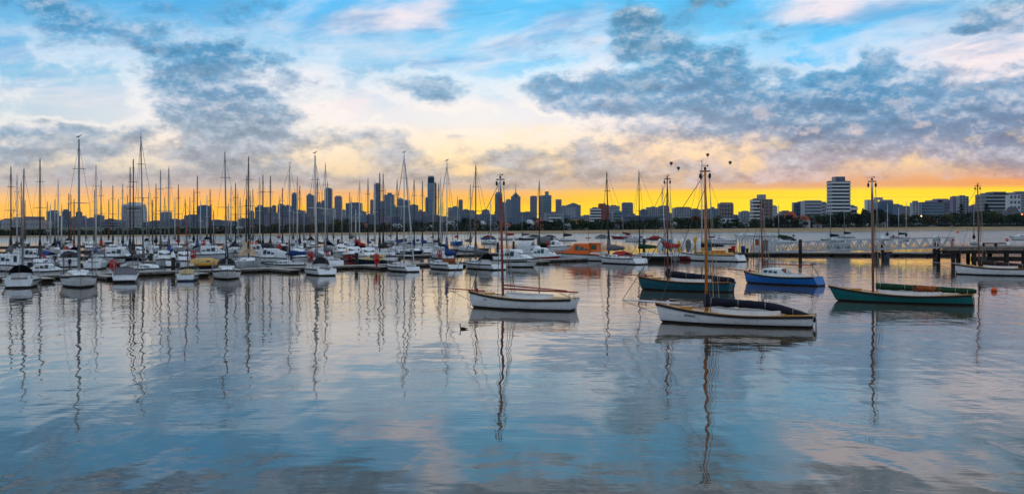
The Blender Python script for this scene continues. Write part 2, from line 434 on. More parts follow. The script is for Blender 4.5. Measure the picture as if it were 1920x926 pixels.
# ---------------------------------------------------------------- water
def water_material():
    m_ = bpy.data.materials.new('harbour_water'); m_.use_nodes = True
    nt = m_.node_tree; q = G(nt); b = nt.nodes['Principled BSDF']
    b.inputs['Base Color'].default_value = (0.07, 0.056, 0.038, 1)
    b.inputs['Roughness'].default_value = 0.015
    b.inputs['IOR'].default_value = 1.38
    b.inputs['Specular Tint'].default_value = (1.0, 0.89, 0.76, 1)
    t_ = q.n('ShaderNodeTexCoord'); p = t_.outputs['Object']
    def layer(sx, sy, rot, w, detail=2, rough=0.5):
        mp = q.n('ShaderNodeMapping'); q.put(mp.inputs[0], p)
        mp.inputs['Rotation'].default_value = (0, 0, R(rot)); mp.inputs['Scale'].default_value = (sx, sy, 1)
        f, _ = q.noise(mp.outputs[0], 1.0, detail, rough, 0.3, w=w)
        return f
    swell = layer(0.10, 0.22, 8, 1.0, 2)
    chop = layer(0.42, 0.62, -6, 2.0, 3, 0.45)
    fine = layer(1.1, 3.6, 5, 3.0, 3, 0.6)
    patch = q.ss(layer(0.016, 0.05, 4, 4.0, 3, 0.6), 0.42, 0.62)        # wind-ruffled patches
    zig = layer(0.85, 0.30, 3, 6.0, 1, 0.4)
    h = q.m('ADD', q.m('MULTIPLY', zig, 0.026), q.m('ADD', q.m('MULTIPLY', swell, 0.030),
            q.m('ADD', q.m('MULTIPLY', chop, q.m('ADD', q.m('MULTIPLY', patch, 0.012), 0.012)),
                q.m('MULTIPLY', fine, q.m('ADD', q.m('MULTIPLY', patch, 0.0034), 0.0014)))))
    sp_ = q.n('ShaderNodeSeparateXYZ'); q.put(sp_.inputs[0], p)
    q.put(b.inputs['Roughness'], q.fmix(q.ss(sp_.outputs[1], 210, 440), 0.012, 0.24))     # open bay: breeze breaks the mirror
    bn = q.n('ShaderNodeBump'); bn.inputs['Strength'].default_value = 1.0; bn.inputs['Distance'].default_value = 1.0
    q.put(bn.inputs['Height'], h); nt.links.new(bn.outputs[0], b.inputs['Normal'])
    return m_
wm = bpy.data.meshes.new('water')
wm.from_pydata([(-7400, -400, 0), (7400, -400, 0), (7400, 8600, 0), (-7400, 8600, 0)], [], [(0, 1, 2, 3)])
wm.materials.append(water_material())
water = bpy.data.objects.new('water', wm); COL.objects.link(water); water['kind'] = 'structure'

# ---------------------------------------------------------------- shore: beach, land
def interp(tab, x):
    if x <= tab[0][0]: return tab[0][1]
    for (a, va), (b, vb) in zip(tab, tab[1:]):
        if x <= b: return va + (vb - va) * (x - a) / (b - a)
    return tab[-1][1]
WL = [(0, 446), (300, 443.5), (600, 441), (900, 438.5), (1200, 437), (1500, 435), (1700, 433), (1920, 432)]
BT = [(0, 442.5), (300, 440), (600, 436.5), (900, 433.5), (1100, 431.5), (1300, 429), (1500, 427), (1700, 425.5), (1920, 424.5)]
def shore_d(px): return dist(interp(WL, px))
def land(px):                                   # (distance, height) of the top of the beach
    d = shore_d(px); dt = d * 1.05 + 12; return dt, max(.6, hz(interp(BT, px), dt))
SAND = M_('beach_sand', (158, 132, 96), rough=.9, var=.18, scale=.05)
GRASS = M_('foreshore_grass', (56, 66, 38), rough=.9, var=.35, scale=.06)
cols = [-1600 + 60 * i for i in range(86)]
rows_b, rows_l = [], []
for c in cols:
    d = shore_d(c) + 4 * math.sin(c * .021) ; dt, z = land(c); dt += 3 * math.sin(c * .05)
    P_ = lambda dd, zz: (xx(c, dd), dd, zz)
    rows_b.append([P_(d - 8, -.6), P_(d, .05), P_(d + (dt - d) * .5, z * .5), P_(dt, z)])
    rows_l.append([P_(dt, z + .004), P_(dt + 40, z), P_(dt + 300, z), P_(8300, z)])
def sheet(name, rows_, m):
    mb = MB(); mb.loft(rows_, cap=False, closed=False); me = mb.mesh(name, m, True)
    o = obj(name, me); o['kind'] = 'structure'; return o
sheet('beach', rows_b, SAND); sheet('ground', rows_l, GRASS)

# foreshore wall at the right
def wall(label, pa, pb, h, m, name='foreshore_wall', off=10, cat='wall'):
    da, za = land(pa); db, zb = land(pb); da += off; db += off
    a = Vector((xx(pa, da), da, min(za, zb))); b = Vector((xx(pb, db), db, min(za, zb)))
    o = thing(name, label, cat, a, math.atan2(b.y - a.y, b.x - a.x)); L = (b - a).length
    part('wall_face', None, lambda mb: mb.box(0, L, -.2, .2, -.5, h), m, o)
    part('coping', None, lambda mb: mb.box(-.1, L + .1, -.3, .3, h, h + .18), CONC, o)
DKW = M_('dark_fence_paint', (34, 34, 40), var=.2)
wall('dark foreshore fence at the right, below the conifers', 1748, 1925, 2.4, DKW, 'foreshore_fence', cat='fence')
wall('pale low seawall right of the orange varnished mast', 1292, 1392, 1.2, CONC)
wall('low seawall below the white balcony tower', 1545, 1650, 1.0, CONC)

# ---------------------------------------------------------------- trees
def leaf_mat(n, c): return M_(n, c, rough=.8, var=.35, scale=.5, spec=.2)
LEAF = {'dark green': leaf_mat('dark_leaves', (38, 56, 36)), 'green': leaf_mat('green_leaves', (54, 76, 40)), 'olive': leaf_mat('olive_leaves', (84, 84, 46)), 'russet': leaf_mat('russet_leaves', (112, 52, 34)), 'blackish': leaf_mat('blackish_leaves', (30, 42, 36))}
BARK = M_('bark', (70, 56, 46), rough=.9, var=.3)
TM = {}
def crown_mesh(kind, v, lm):
    k = (kind, v, lm.name)
    if k in TM: return TM[k]
    rd = random.Random(v * 31 + len(kind)); mb = MB()
    def leaf(p, s):
        a = Vector((rd.gauss(0, 1), rd.gauss(0, 1), rd.gauss(0, 1))).normalized(); b = a.orthogonal().normalized(); c = a.cross(b)
        mb.add([p + b*s, p + c*s*.8, p - b*s, p - c*s*.8], [(0, 1, 2, 3)])
    if kind == 'round':
        for _ in range(rd.randint(9, 13)):
            c = Vector((rd.uniform(-.34, .34), rd.uniform(-.34, .34), rd.uniform(.34, .86))); r = rd.uniform(.12, .22)
            for _ in range(85):
                q = Vector((rd.gauss(0, 1), rd.gauss(0, 1), rd.gauss(0, .8))).normalized() * r * rd.uniform(.5, 1.08)
                leaf(c + q, rd.uniform(.028, .058))
    elif kind == 'conifer':
        for k_ in range(15):
            z = .14 + .84 * k_ / 15; R_ = .30 * (1 - k_ / 15.5) + .02
            for j in range(7):
                a = rd.uniform(0, 6.28)
                for t in (.25, .45, .65, .85, 1.0):
                    leaf(Vector((math.cos(a)*R_*t, math.sin(a)*R_*t, z + .03*t + rd.uniform(-.012, .012))), rd.uniform(.02, .04))
    elif kind == 'palm':
        for j in range(20):
            a = rd.uniform(0, 6.28); up = rd.uniform(-.3, .9)
            for t in [i/7 for i in range(1, 8)]:
                leaf(Vector((math.cos(a)*.26*t, math.sin(a)*.26*t, .84 + up*.16*t - .22*t*t)), .028)
    else:
        for _ in range(340):
            leaf(Vector((rd.uniform(-.5, .5), rd.uniform(-.3, .3), abs(rd.gauss(0, .3)))), rd.uniform(.04, .07))
    TM[k] = mb.mesh('crown', lm); return TM[k]
def trunk_mesh(kind, v):
    k = ('t', kind, v)
    if k in TM: return TM[k]
    rd = random.Random(v); mb = MB()
    if kind == 'round':
        mb.tube((0, 0, -.02), (.01, 0, .35), .028, .02, 6)
        for _ in range(5):
            mb.tube((.01, 0, rd.uniform(.22, .36)), (rd.uniform(-.25, .25), rd.uniform(-.2, .2), rd.uniform(.5, .75)), .012, .004, 5)
    elif kind == 'bush':
        for _ in range(4): mb.tube((rd.uniform(-.2, .2), 0, 0), (rd.uniform(-.3, .3), 0, .3), .02, .008, 4)
    else: mb.tube((0, 0, -.02), (0, 0, .95 if kind == 'conifer' else .84), .022, .008, 6)
    TM[k] = mb.mesh('trunk', BARK); return TM[k]
TOPL = [(0, 427), (100, 428), (230, 428), (330, 424), (420, 424), (500, 420), (640, 415), (720, 418), (860, 411), (960, 416), (1060, 410), (1200, 412), (1300, 407), (1380, 413), (1440, 408), (1490, 403), (1560, 399), (1640, 395), (1700, 400), (1760, 400), (1850, 395), (1920, 401)]
rt = random.Random(21)
trees = []
px = -24.0
while px < 1950:
    trees.append([px, interp(TOPL, px) + rt.uniform(-2.5, 4.5), 'round', rt.choice(['dark green', 'dark green', 'blackish', 'green', 'olive']), rt.choice([rt.uniform(3, 12), rt.uniform(10, 60)])])
    px += rt.uniform(9, 17)
SPEC = [(1802, 381, 'conifer', 'dark green', 40), (1849, 380, 'conifer', 'dark green', 55), (1000, 404, 'palm', 'green', 25), (1008, 406, 'palm', 'green', 35), (1230, 405, 'palm', 'green', 30), (1640, 391, 'round', 'blackish', 50), (1622, 393, 'round', 'dark green', 45), (1742, 408, 'round', 'russet', 30), (1300, 403, 'round', 'russet', 30),
        (1287, 408, 'round', 'russet', 36), (1520, 421, 'bush', 'russet', 8), (1493, 421, 'bush', 'blackish', 9), (1560, 417, 'bush', 'dark green', 12), (1610, 419, 'bush', 'dark green', 12), (1725, 421, 'bush', 'olive', 6), (1668, 421, 'bush', 'olive', 6), (470, 424, 'round', 'russet', 40), (400, 425, 'round', 'russet', 40), (515, 423, 'round', 'russet', 40),
        (640, 411, 'round', 'blackish', 60), (868, 407, 'round', 'blackish', 50), (878, 409, 'round', 'dark green', 50), (1390, 411, 'round', 'green', 25), (1405, 413, 'round', 'olive', 22), (1420, 416, 'round', 'green', 18), (1340, 403, 'round', 'olive', 36), (1385, 418, 'bush', 'green', 8), (1432, 419, 'bush', 'green', 8)]
trees += [list(s) for s in SPEC]
TMARK = [(-60, 'the left edge'), (90, 'the dark twin towers'), (227, 'the white striped tower'), (368, 'the rounded dark block'), (421, 'the black-hooded yacht mast'), (543, 'the deep blue covered mast'), (627, 'the squared dark tower'), (701, 'the tall slab tower'), (801, 'the highest skyscraper'), (892, 'the black-arch yacht mast'), (976, 'the spired tower'),
         (1063, 'the gabled office block'), (1125, 'the red brick flats'), (1198, 'the very dark mast'), (1251, 'the red brown mast'), (1322, 'the orange varnished mast'), (1412, 'the brown balcony flats'), (1489, 'the low grey offices'), (1559, 'the white balcony tower'), (1634, 'the teal boat mast'), (1711, 'the long blue block'), (1787, 'the square corner block'), (1834, 'the brown wharf mast')]
used = set()
for t in trees:
    while round(t[0], 1) in used: t[0] += .3
    used.add(round(t[0], 1)); t[0] = round(t[0], 1)
to = ordinals([t[0] for t in trees], TMARK)
for i, (px, ty, kind, c, off) in enumerate(trees):
    d, z = land(px); d += off; H = hz(ty, d) - z
    if H < 1.5: H = 1.5
    nm = {'round': 'broadleaf_tree', 'conifer': 'conifer_tree', 'palm': 'palm_tree', 'bush': 'shrub'}[kind]
    word, mk = to[px]
    o = thing(nm, f"{c} {nm.replace('_', ' ')} on the far shore, {word} right of {mk}", 'tree' if kind != 'bush' else 'shrub', (xx(px, d), d, z), rt.uniform(0, 6.28), 'trees and shrubs along the far shore')
    wd = H * rt.uniform(.95, 1.35) if kind == 'round' else (H * .95 if kind != 'bush' else H * 2.6)
    cm = obj('crown', crown_mesh(kind, i % 7, LEAF[c]), o); cm.scale = (wd, wd, H)
    tm_ = obj('trunk', trunk_mesh(kind, i % 4), o); tm_.scale = (H, H, H)

# undergrowth that closes the gaps between the trunks: a hedge of leaves nobody could count
mb = MB(); rd = random.Random(9)
for c in range(-200, 2150, 3):
    d, z = land(c); top = interp(TOPL, c)
    for _ in range(42):
        dd = d + rd.uniform(1, 16); h = rd.random() ** 1.9 * max(1.2, (hz(top + 5, dd) - z))
        p = Vector((xx(c + rd.uniform(-3, 3), dd), dd, z + h)); a = Vector((rd.gauss(0, 1), rd.gauss(0, 1), rd.gauss(0, 1))).normalized(); b = a.orthogonal().normalized(); q = a.cross(b); s = rd.uniform(.4, 1.0)
        mb.add([p + b*s, p + q*s, p - b*s, p - q*s], [(0, 1, 2, 3)])
hed = obj('undergrowth', mb.mesh('undergrowth', LEAF['dark green'])); hed['kind'] = 'stuff'; hed['label'] = 'dark undergrowth between the shore trees'; hed['category'] = 'bushes'

# ---------------------------------------------------------------- buildings
def bm(n, c, **k): k.setdefault('rough', .6); k.setdefault('var', .08); k.setdefault('scale', .02); return M_('facade_' + n, c, **k)
FC = {'glass': bm('blue_glass', (92, 122, 148), rough=.3), 'dark': bm('dark_glass', (70, 94, 122), rough=.3), 'grey': bm('grey_concrete', (142, 150, 160)), 'pale': bm('pale_concrete', (162, 168, 178)), 'white': bm('white_render', (200, 206, 214)),
      'brown': bm('brown_concrete', (136, 122, 116)), 'brick': bm('red_brick', (156, 66, 46)), 'teal': bm('teal_glass', (84, 134, 142), rough=.3), 'slate': bm('slate', (98, 110, 130)), 'tan': bm('tan_brick', (180, 124, 76)), 'mauve': bm('mauve_concrete', (132, 124, 150))}
WIN = M_('window_glass_far', (44, 62, 84), rough=.15, var=.25, scale=.08, spec=.7)
WINP = M_('window_glass_pale', (96, 116, 132), rough=.15, var=.2, scale=.08, spec=.7)
SHADE = M_('balcony_recess_shade', (34, 38, 46), rough=.7, var=.2)  # dark tone that paints in the shade behind balcony fronts
LITW = M_('lit_window', (255, 190, 110), var=0, emit=(lin((255, 190, 100)), 1.2))
def building(label, x0, x1, top, d, f, style='bands', depth=None, steps=(), nfl=None, spire=None, crown=None, name='apartment_block', rot=0.0, wmat=None, cat='building', base=0):
    w = (x1 - x0) / F * d; H = hz(top, d) - base; D_ = depth or max(12, min(w * .8, 45)); xc = xx((x0 + x1) / 2, d)
    o = thing(name, label, cat, (xc, d + D_ / 2, base), R(rot))
    m = FC[f]
    wall_ = part('wall', None, (lambda mb: mb.loft([[(w/2*math.copysign(abs(math.cos(a))**.55, math.cos(a)), D_/2*math.copysign(abs(math.sin(a))**.55, math.sin(a)), z) for a in [2*math.pi*i/28 for i in range(28)]] for z in (0, H)])) if crown == 'rounded' else (lambda mb: mb.box(-w/2, w/2, -D_/2, D_/2, 0, H)), m, o)
    n = nfl or max(2, int(H / 3.4)); fh = H / n; yf = -D_/2
    wm_ = wmat or (WINP if f in ('dark', 'glass', 'slate') and (int(x0) % 3 == 0) else WIN)
    if crown == 'rounded': style = 'none' if style == 'bands' else style
    if style == 'bands':                                   # continuous glazing strips between spandrels
        k = max(1, math.ceil(n / 22)); 
        part('windows', None, lambda mb: [mb.box(-w/2 + w*.03, w/2 - w*.03, yf - .12, yf - .02, fh*(i*k + .42), fh*(i*k + .42) + fh*.45*k) for i in range(max(1, int(n / k)))], wm_, o, kind='stuff')
    elif style == 'grid':
        c = max(2, int(w / 4.2)); cw = w / c
        part('windows', None, lambda mb: [mb.box(-w/2 + cw*(j+.2), -w/2 + cw*(j+.8), yf - .10, yf - .02, fh*(i+.3), fh*(i+.85)) for i in range(n) for j in range(c)], wm_, o, kind='stuff')
    elif style == 'fins':
        c = max(3, int(w / 5)); cw = w / c
        part('fins', None, lambda mb: [mb.box(-w/2 + cw*(j+.1), -w/2 + cw*(j+.35), yf - .35, yf - .02, H*.03, H*.98) for j in range(c)], wm_, o, kind='stuff')
        part('windows', None, lambda mb: [mb.box(-w/2 + .5, w/2 - .5, yf - .12, yf - .03, fh*(i+.3), fh*(i+.8)) for i in range(0, n, 2)], WIN, o, kind='stuff')
    elif style == 'balcony':                               # every balcony front is its own part
        nb = nfl
        for i in range(nb):
            z = H * (i + .5) / nb
            bal = part('balcony', ('b', label), lambda mb: mb.box(-w/2 - .6, w/2 + .6, yf - 1.6, yf - 1.45, -H/nb*.24, H/nb*.24).box(-w/2 - .6, w/2 + .6, yf - 1.45, yf, -H/nb*.24, -H/nb*.24 + .25).box(w/2 + .45, w/2 + .6, yf - 1.45, D_/2, -H/nb*.24, H/nb*.24).box(-w/2 - .6, -w/2 - .45, yf - 1.45, D_/2, -H/nb*.24, H/nb*.24), wmat or FC['white'], o, loc=(0, 0, z))
        part('glazing', None, lambda mb: mb.box(-w/2 + .3, w/2 - .3, yf - .1, yf - .02, .5, H - .5), SHADE, o)  # one dark sheet, recess shade put into its colour
    for s in steps:                                        # roof pieces: (x0, x1, top, facade)
        sx0, sx1, st = s[:3]; sm = FC[s[3]] if len(s) > 3 else m
        a = xx(sx0, d) - xc; b = xx(sx1, d) - xc; hz_ = hz(st, d) - base
        part('roof_block', None, lambda mb: mb.box(a, b, -D_*.38, D_*.38, H, hz_), sm, o)
    if spire:
        sx, stp, r = spire; a = xx(sx, d) - xc; h2 = hz(stp, d) - base; z0 = max([H] + [hz(s[2], d) - base for s in steps if s[0] <= sx <= s[1]]) if steps else H
        part('spire', None, lambda mb: mb.tube((a, 0, z0), (a, 0, h2), r, r*.2, 6), FC['slate'], o)
    if crown == 'dome' or crown == 'barrel':
        rr = w / 2; hh = rr * .55
        part('roof', None, lambda mb: mb.loft([[(rr*math.cos(a), y, H + hh*math.sin(a)) for a in [math.pi*i/10 for i in range(11)]] for y in (-D_/2, D_/2)]), m, o)
    if crown == 'gable':
        part('roof', None, lambda mb: mb.loft([[(-w*.42, y, H), (0, y, H + w*.16), (w*.42, y, H)] for y in (-D_/2, D_/2)]), FC['slate'], o)
    if crown == 'slant':
        part('roof', None, lambda mb: mb.loft([[(-w/2, y, H), (-w*.15, y, H + w*.32), (w/2, y, H)] for y in (-D_/2, D_/2)]), m, o)
    if crown in (None, 'rounded') and not steps:
        part('parapet', None, lambda mb: mb.box(-w*.28, w*.22, -D_*.25, D_*.25, H, H + min(4, 1.2*d/F + .6)), FC['slate'], o)
    return o, w, H, D_
BL = [
 ('low white banded flats at far left', 5, 73, 412.5, 1300, 'brick', 'balcony', dict(nfl=7, steps=((21, 31, 407, 'pale'), (45, 63, 406, 'slate')))),
 ('dark blue tower, left of the twin pair right of the banded flats', 87, 105, 396, 3600, 'dark', 'bands', dict(steps=((92, 104, 394.3),))),
 ('lower dark block wedged between two dark towers at left', 104, 116, 406, 3500, 'slate', 'bands', {}),
 ('dark blue tower with stepped top right of the twin pair', 116, 129, 396, 3600, 'dark', 'bands', dict(steps=((118, 124.5, 392.5),))),
 ('sloping topped dark block behind the gull-topped mast', 132, 146, 408, 3500, 'dark', 'bands', dict(steps=((135, 146, 406),))),
 ('narrow dark tower rising right behind the gull-topped mast', 142, 151.5, 398, 3700, 'dark', 'bands', dict(steps=((144, 150, 396.4),))),
 ('pale grey block just right of the gull-topped mast', 150, 160, 406, 3300, 'grey', 'bands', {}),
 ('wide grey office block left of the blue covered masts', 162, 180, 409, 3000, 'grey', 'fins', {}),
 ('blue grey slab behind the twin light masts at left', 178, 192, 404, 3000, 'glass', 'fins', {}),
 ('long low dark block left of the white striped tower', 190, 226, 417, 1800, 'slate', 'bands', dict(steps=((207, 222, 415, 'grey'),))),
 ('white striped balcony tower at left with roof frame', 228, 264.5, 385, 2100, 'white', 'balcony', dict(nfl=17, depth=30, steps=((237, 256, 379.5, 'white'), (228, 229, 382.3, 'white'), (263.5, 264.5, 382.3, 'white')))),
 ('low dark block just right of the white striped tower', 265, 276, 418, 1900, 'dark', 'bands', {}),
 ('dark long block left of the slanted glass tower', 280, 302, 415, 2600, 'dark', 'grid', {}),
 ('dark glass tower with slanted left side near the cream boat', 300, 318, 398, 3800, 'glass', 'bands', dict(steps=((304, 317, 397),))),
 ('grey block right of the slanted glass tower', 319, 331, 416, 2600, 'grey', 'bands', {}),
 ('small dark block left of the rounded dark block', 338, 346, 412, 3200, 'dark', 'bands', {}),
 ('stepped dark office block left of the rounded dark block', 345, 369, 404, 3200, 'dark', 'fins', dict(steps=((352, 369, 402),))),
 ('rounded dark tower block left of the bow-on yacht mast', 368, 392.5, 386, 3400, 'dark', 'bands', dict(crown='rounded')),
 ('long low grey block behind the bow-on yacht mast, left part', 397, 418, 413.5, 2200, 'slate', 'bands', {}),
 ('long low grey block behind the bow-on yacht mast, right part', 418, 445, 415.5, 2300, 'glass', 'bands', {}),
 ('low block left of the pointed narrow building', 445, 469, 413.5, 3000, 'slate', 'bands', {}),
 ('narrow pointed dark building left of the broad tower block', 467.5, 475.5, 397, 4600, 'dark', 'bands', dict(crown='slant')),
 ('broad dark tower block behind the gull of masts left of centre', 478, 502, 388, 4600, 'dark', 'fins', dict(steps=((482, 489, 384.5),))),
 ('dark block stepping up right of the broad tower block', 502, 510, 389, 4700, 'glass', 'bands', {}),
 ('tower with flat top just right of the broad block pair', 509.5, 517, 386, 4900, 'dark', 'bands', dict(steps=((511, 516, 384.7),))),
 ('pale low office in front of the broad tower blocks', 500, 521, 399, 3400, 'glass', 'grid', {}),
 ('dark square tower left of the deep blue covered mast', 520.5, 533, 384, 4900, 'dark', 'bands', dict(steps=((522, 529, 382),))),
 ('dark tower immediately left of the deep blue covered mast', 533, 545, 386, 4900, 'slate', 'bands', dict(steps=((536, 541, 384),))),
 ('tall slim dark tower with crown right of the deep blue mast', 547, 555.5, 363.5, 6000, 'dark', 'bands', dict(steps=((548.5, 554, 361),))),
 ('low dark blocks right of the tall slim crown tower', 545, 570, 395, 4600, 'dark', 'grid', {}),
 ('grey block between the slim crown tower and slanted tower', 565, 578, 401, 4300, 'glass', 'bands', {}),
 ('tall tower with slanted crown left of the number 12 mast', 574.5, 588.5, 367, 5800, 'glass', 'fins', dict(crown='slant', spire=(581, 354, 1.6))),
 ('dark tower directly right of the number 12 yacht mast', 591.5, 602, 381, 5400, 'dark', 'fins', dict(steps=((594, 600, 378.5),))),
 ('dark slab left of the domed tower', 602.5, 609, 377, 5300, 'slate', 'bands', {}),
 ('tall dark tower with rounded top and thin spire', 608, 622, 356, 6100, 'dark', 'bands', dict(crown='dome', spire=(613.5, 341.5, 1.3))),
 ('pale concrete block below the round-topped tower', 605, 627, 392, 4200, 'pale', 'fins', dict(steps=((617, 626, 390.5, 'slate'),))),
 ('squared dark tower standing alone left of centre', 627, 640, 369, 5400, 'mauve', 'bands', dict(steps=((629, 638, 367),))),
 ('white chequered slim block right of the squared tower', 641, 648, 394, 4200, 'pale', 'grid', {}),
 ('broad dark glass block right of the chequered slim block', 648, 677, 381, 4800, 'dark', 'fins', dict(steps=((655, 674, 379.5),))),
 ('dark block below and right of the broad glass block', 672, 686, 397, 4600, 'glass', 'bands', {}),
 ('slim mauve tower left of the tall slab tower', 694, 700, 375.5, 5900, 'mauve', 'bands', dict(steps=((695, 699, 374),))),
 ('low pale block at the foot of the tall slab tower', 686, 702, 402, 4000, 'pale', 'grid', {}),
 ('tall dark slab tower right of the pale masts pair', 701, 713, 345, 6100, 'dark', 'fins', dict(steps=((704.5, 710, 343),))),
 ('dark glass tower right of the tall slab with mast on top', 720, 738.5, 365, 5700, 'dark', 'bands', dict(steps=((726, 734, 361.5),), spire=(722, 354, 1.2))),
 ('lower dark block between slab tower and framed tower', 711, 722, 378, 5400, 'slate', 'bands', {}),
 ('pale framed glass block in front of the dark towers', 726.5, 741, 384, 4300, 'teal', 'fins', {}),
 ('second pale framed block right of the first framed one', 741, 752, 388, 4300, 'glass', 'fins', {}),
 ('glass tower with sloping roof left of the white mast', 746, 757, 374, 5200, 'glass', 'bands', dict(crown='slant')),
 ('dark square tower behind the tall white mast of the side-on yacht', 757, 768, 376, 5000, 'dark', 'bands', {}),
 ('stepped grey block right of the tall white mast', 768, 783.5, 384.5, 4700, 'slate', 'grid', {}),
 ('low mauve blocks left of the highest skyscraper', 783, 799, 396.5, 4700, 'mauve', 'grid', dict(steps=((785, 790, 393),))),
 ('shoulder tower on the left side of the highest skyscraper', 797.5, 804, 370.5, 6200, 'dark', 'bands', {}),
 ('highest skyscraper on the skyline with flat crown', 801.5, 814, 343, 6300, 'glass', 'bands', dict(steps=((801.7, 813.8, 333, 'slate'), (803, 813, 330, 'slate')))),
 ('slim dark tower behind the right side of the highest skyscraper', 814, 818.5, 344, 6400, 'dark', 'bands', dict(steps=((814, 817, 341.5),))),
 ('low dark blocks right of the highest skyscraper', 817, 841, 409, 3600, 'dark', 'bands', dict(steps=((822, 828, 407),))),
 ('stepped grey residential block left of the small rounded tower', 840, 861, 389, 4200, 'slate', 'grid', dict(steps=((849, 858, 386.5),))),
 ('small round-topped tower right of the stepped residential block', 860, 867.5, 376, 5000, 'slate', 'bands', dict(crown='dome')),
 ('grey apartment block below the round-topped small tower', 866, 880, 393.5, 4000, 'slate', 'grid', {}),
 ('grey block with orange lit edge left of the black-arch mast', 878, 892, 395.5, 4000, 'grey', 'grid', {}),
 ('low domed grey block right of the black-arch mast', 903, 918, 396.5, 3600, 'slate', 'bands', dict(crown='dome')),
 ('low pale terraces right of the domed grey block', 892, 930, 402, 3300, 'slate', 'grid', {}),
 ('tall blue tower behind the dark red gaff mast', 928, 942, 363.5, 5600, 'glass', 'fins', dict(steps=((930, 939, 360),), spire=(934.5, 346, 2.0))),
 ('mid height blue block right of the dark red gaff mast', 941, 950, 380, 4900, 'glass', 'bands', {}),
 ('blue grey block left of the spired tower', 948.5, 959, 374.5, 5200, 'slate', 'bands', {}),
 ('spired blue tower with stepped pyramid top', 958, 976, 368, 5400, 'glass', 'fins', dict(steps=((961, 973, 365), (964, 970, 362)), spire=(967, 345, 2.6))),
 ('long flat low block right of the spired tower', 968, 1004, 397.5, 3900, 'slate', 'bands', dict(steps=((985, 1000, 396.5),))),
 ('mauve flat topped tower left of the stepped teal tower', 994, 1007, 368.5, 4700, 'mauve', 'fins', dict(steps=((996, 1005, 367),))),
 ('mauve rear part of the stepped teal tower', 1010, 1024, 368, 5100, 'mauve', 'bands', {}),
 ('stepped teal tower with crenellated crown', 1017, 1034, 366, 4800, 'teal', 'fins', dict(steps=((1022, 1029, 359),))),
 ('slim grey tower right of the stepped teal tower', 1042, 1053, 374.5, 4400, 'mauve', 'bands', dict(steps=((1042, 1053, 373.8, 'slate'),))),
 ('small grey block left of the gabled office block', 1052, 1062, 386.5, 3900, 'grey', 'bands', {}),
 ('gabled office block with pale front and orange lit side', 1061, 1089, 384.5, 3600, 'slate', 'none', dict(crown='gable')),
 ('pale flat office front before the gabled block', 1063, 1080, 388.5, 3200, 'pale', 'grid', {}),
 ('long white roofed block below the teal tower', 1022, 1055, 398.5, 2700, 'pale', 'bands', {}),
 ('dark balcony apartment block with white frames in front of teal tower', 1032, 1051, 405.5, 1050, 'slate', 'balcony', dict(nfl=4, depth=14)),
 ('tan brick flats behind the orange workboat', 1071, 1098, 412, 1000, 'tan', 'grid', dict(depth=14)),
 ('low pale houses right of the gabled office block', 1090, 1110, 404.5, 2300, 'grey', 'grid', {}),
 ('red brick flats with white balcony ends, left wing', 1108, 1126, 390.5, 1250, 'brick', 'balcony', dict(nfl=7, depth=16)),
 ('red brick tower wing behind the grey-covered mast', 1123.5, 1142, 384, 1300, 'brick', 'grid', dict(depth=18, steps=((1124, 1136, 381.5),), spire=(1134, 377, .4))),
 ('pale banded office right of the red brick flats', 1142, 1162, 386, 2600, 'pale', 'bands', dict(steps=((1146, 1156, 384.5, 'slate'),))),
 ('teal arched roof hall right of the red brick flats', 1149, 1166, 399, 1500, 'teal', 'bands', dict(crown='dome')),
 ('grey blue slab tower left of the very dark mast', 1167, 1187, 380.5, 2700, 'slate', 'fins', dict(steps=((1169, 1185, 379.5),))),
 ('long dark club building with pale roof edges left of red brown mast', 1168, 1250, 406, 1020, 'dark', 'bands', dict(nfl=3, depth=16)),
 ('left stepped part of the hospital-like grey complex', 1201, 1214, 393.5, 2300, 'slate', 'grid', {}),
 ('middle part of the stepped grey complex', 1213, 1237, 388.5, 2350, 'grey', 'grid', dict(steps=((1222, 1229, 387),))),
 ('tallest part of the stepped grey complex beside red brown mast', 1236, 1255, 386.3, 2400, 'grey', 'fins', dict(steps=((1241, 1249, 385),))),
 ('low block right of the stepped grey complex', 1254, 1264, 401, 2200, 'slate', 'bands', {}),
 ('wide grey block with brown roof between red brown and orange masts', 1264, 1297, 389.5, 2000, 'grey', 'grid', dict(steps=((1270, 1294, 388, 'brick'),))),
 ('lower right wing of the wide brown-roofed block', 1296, 1314, 392.5, 2050, 'slate', 'grid', {}),
 ('dark roofed block directly behind the orange varnished mast', 1313, 1330, 394, 2000, 'brown', 'bands', {}),
 ('teal grey offices right of the orange varnished mast', 1328, 1347, 391, 1900, 'glass', 'grid', dict(steps=((1334, 1340, 388),))),
 ('square brown grey tower right of the orange mast', 1349, 1375.5, 381.5, 2000, 'brown', 'fins', dict(steps=((1353, 1374, 379.5),))),
 ('white low clubhouse with long pale roof below the square brown tower', 1352, 1379, 410, 1150, 'white', 'grid', dict(nfl=2, depth=12)),
 ('small pale houses left of the brown balcony flats', 1388, 1410, 397, 1900, 'grey', 'grid', {}),
 ('brown balcony flats, left wing, behind the blue boat mast', 1412, 1427, 374, 1300, 'brown', 'balcony', dict(nfl=8, depth=16)),
 ('brown balcony flats, right wing with water tank cap', 1427, 1449, 373.5, 1320, 'brown', 'grid', dict(depth=20, nfl=8, steps=((1425, 1437, 364.5, 'grey'),))),
 ('slim white office right of the brown balcony flats', 1449, 1457.5, 386.5, 2400, 'white', 'bands', {}),
 ('dark low block behind the red roofed house', 1464, 1487, 396.5, 1700, 'brown', 'bands', {}),
 ('dark glass office left of the white banded office', 1489, 1509, 379.5, 2000, 'dark', 'fins', dict(steps=((1499, 1510, 377.5),))),
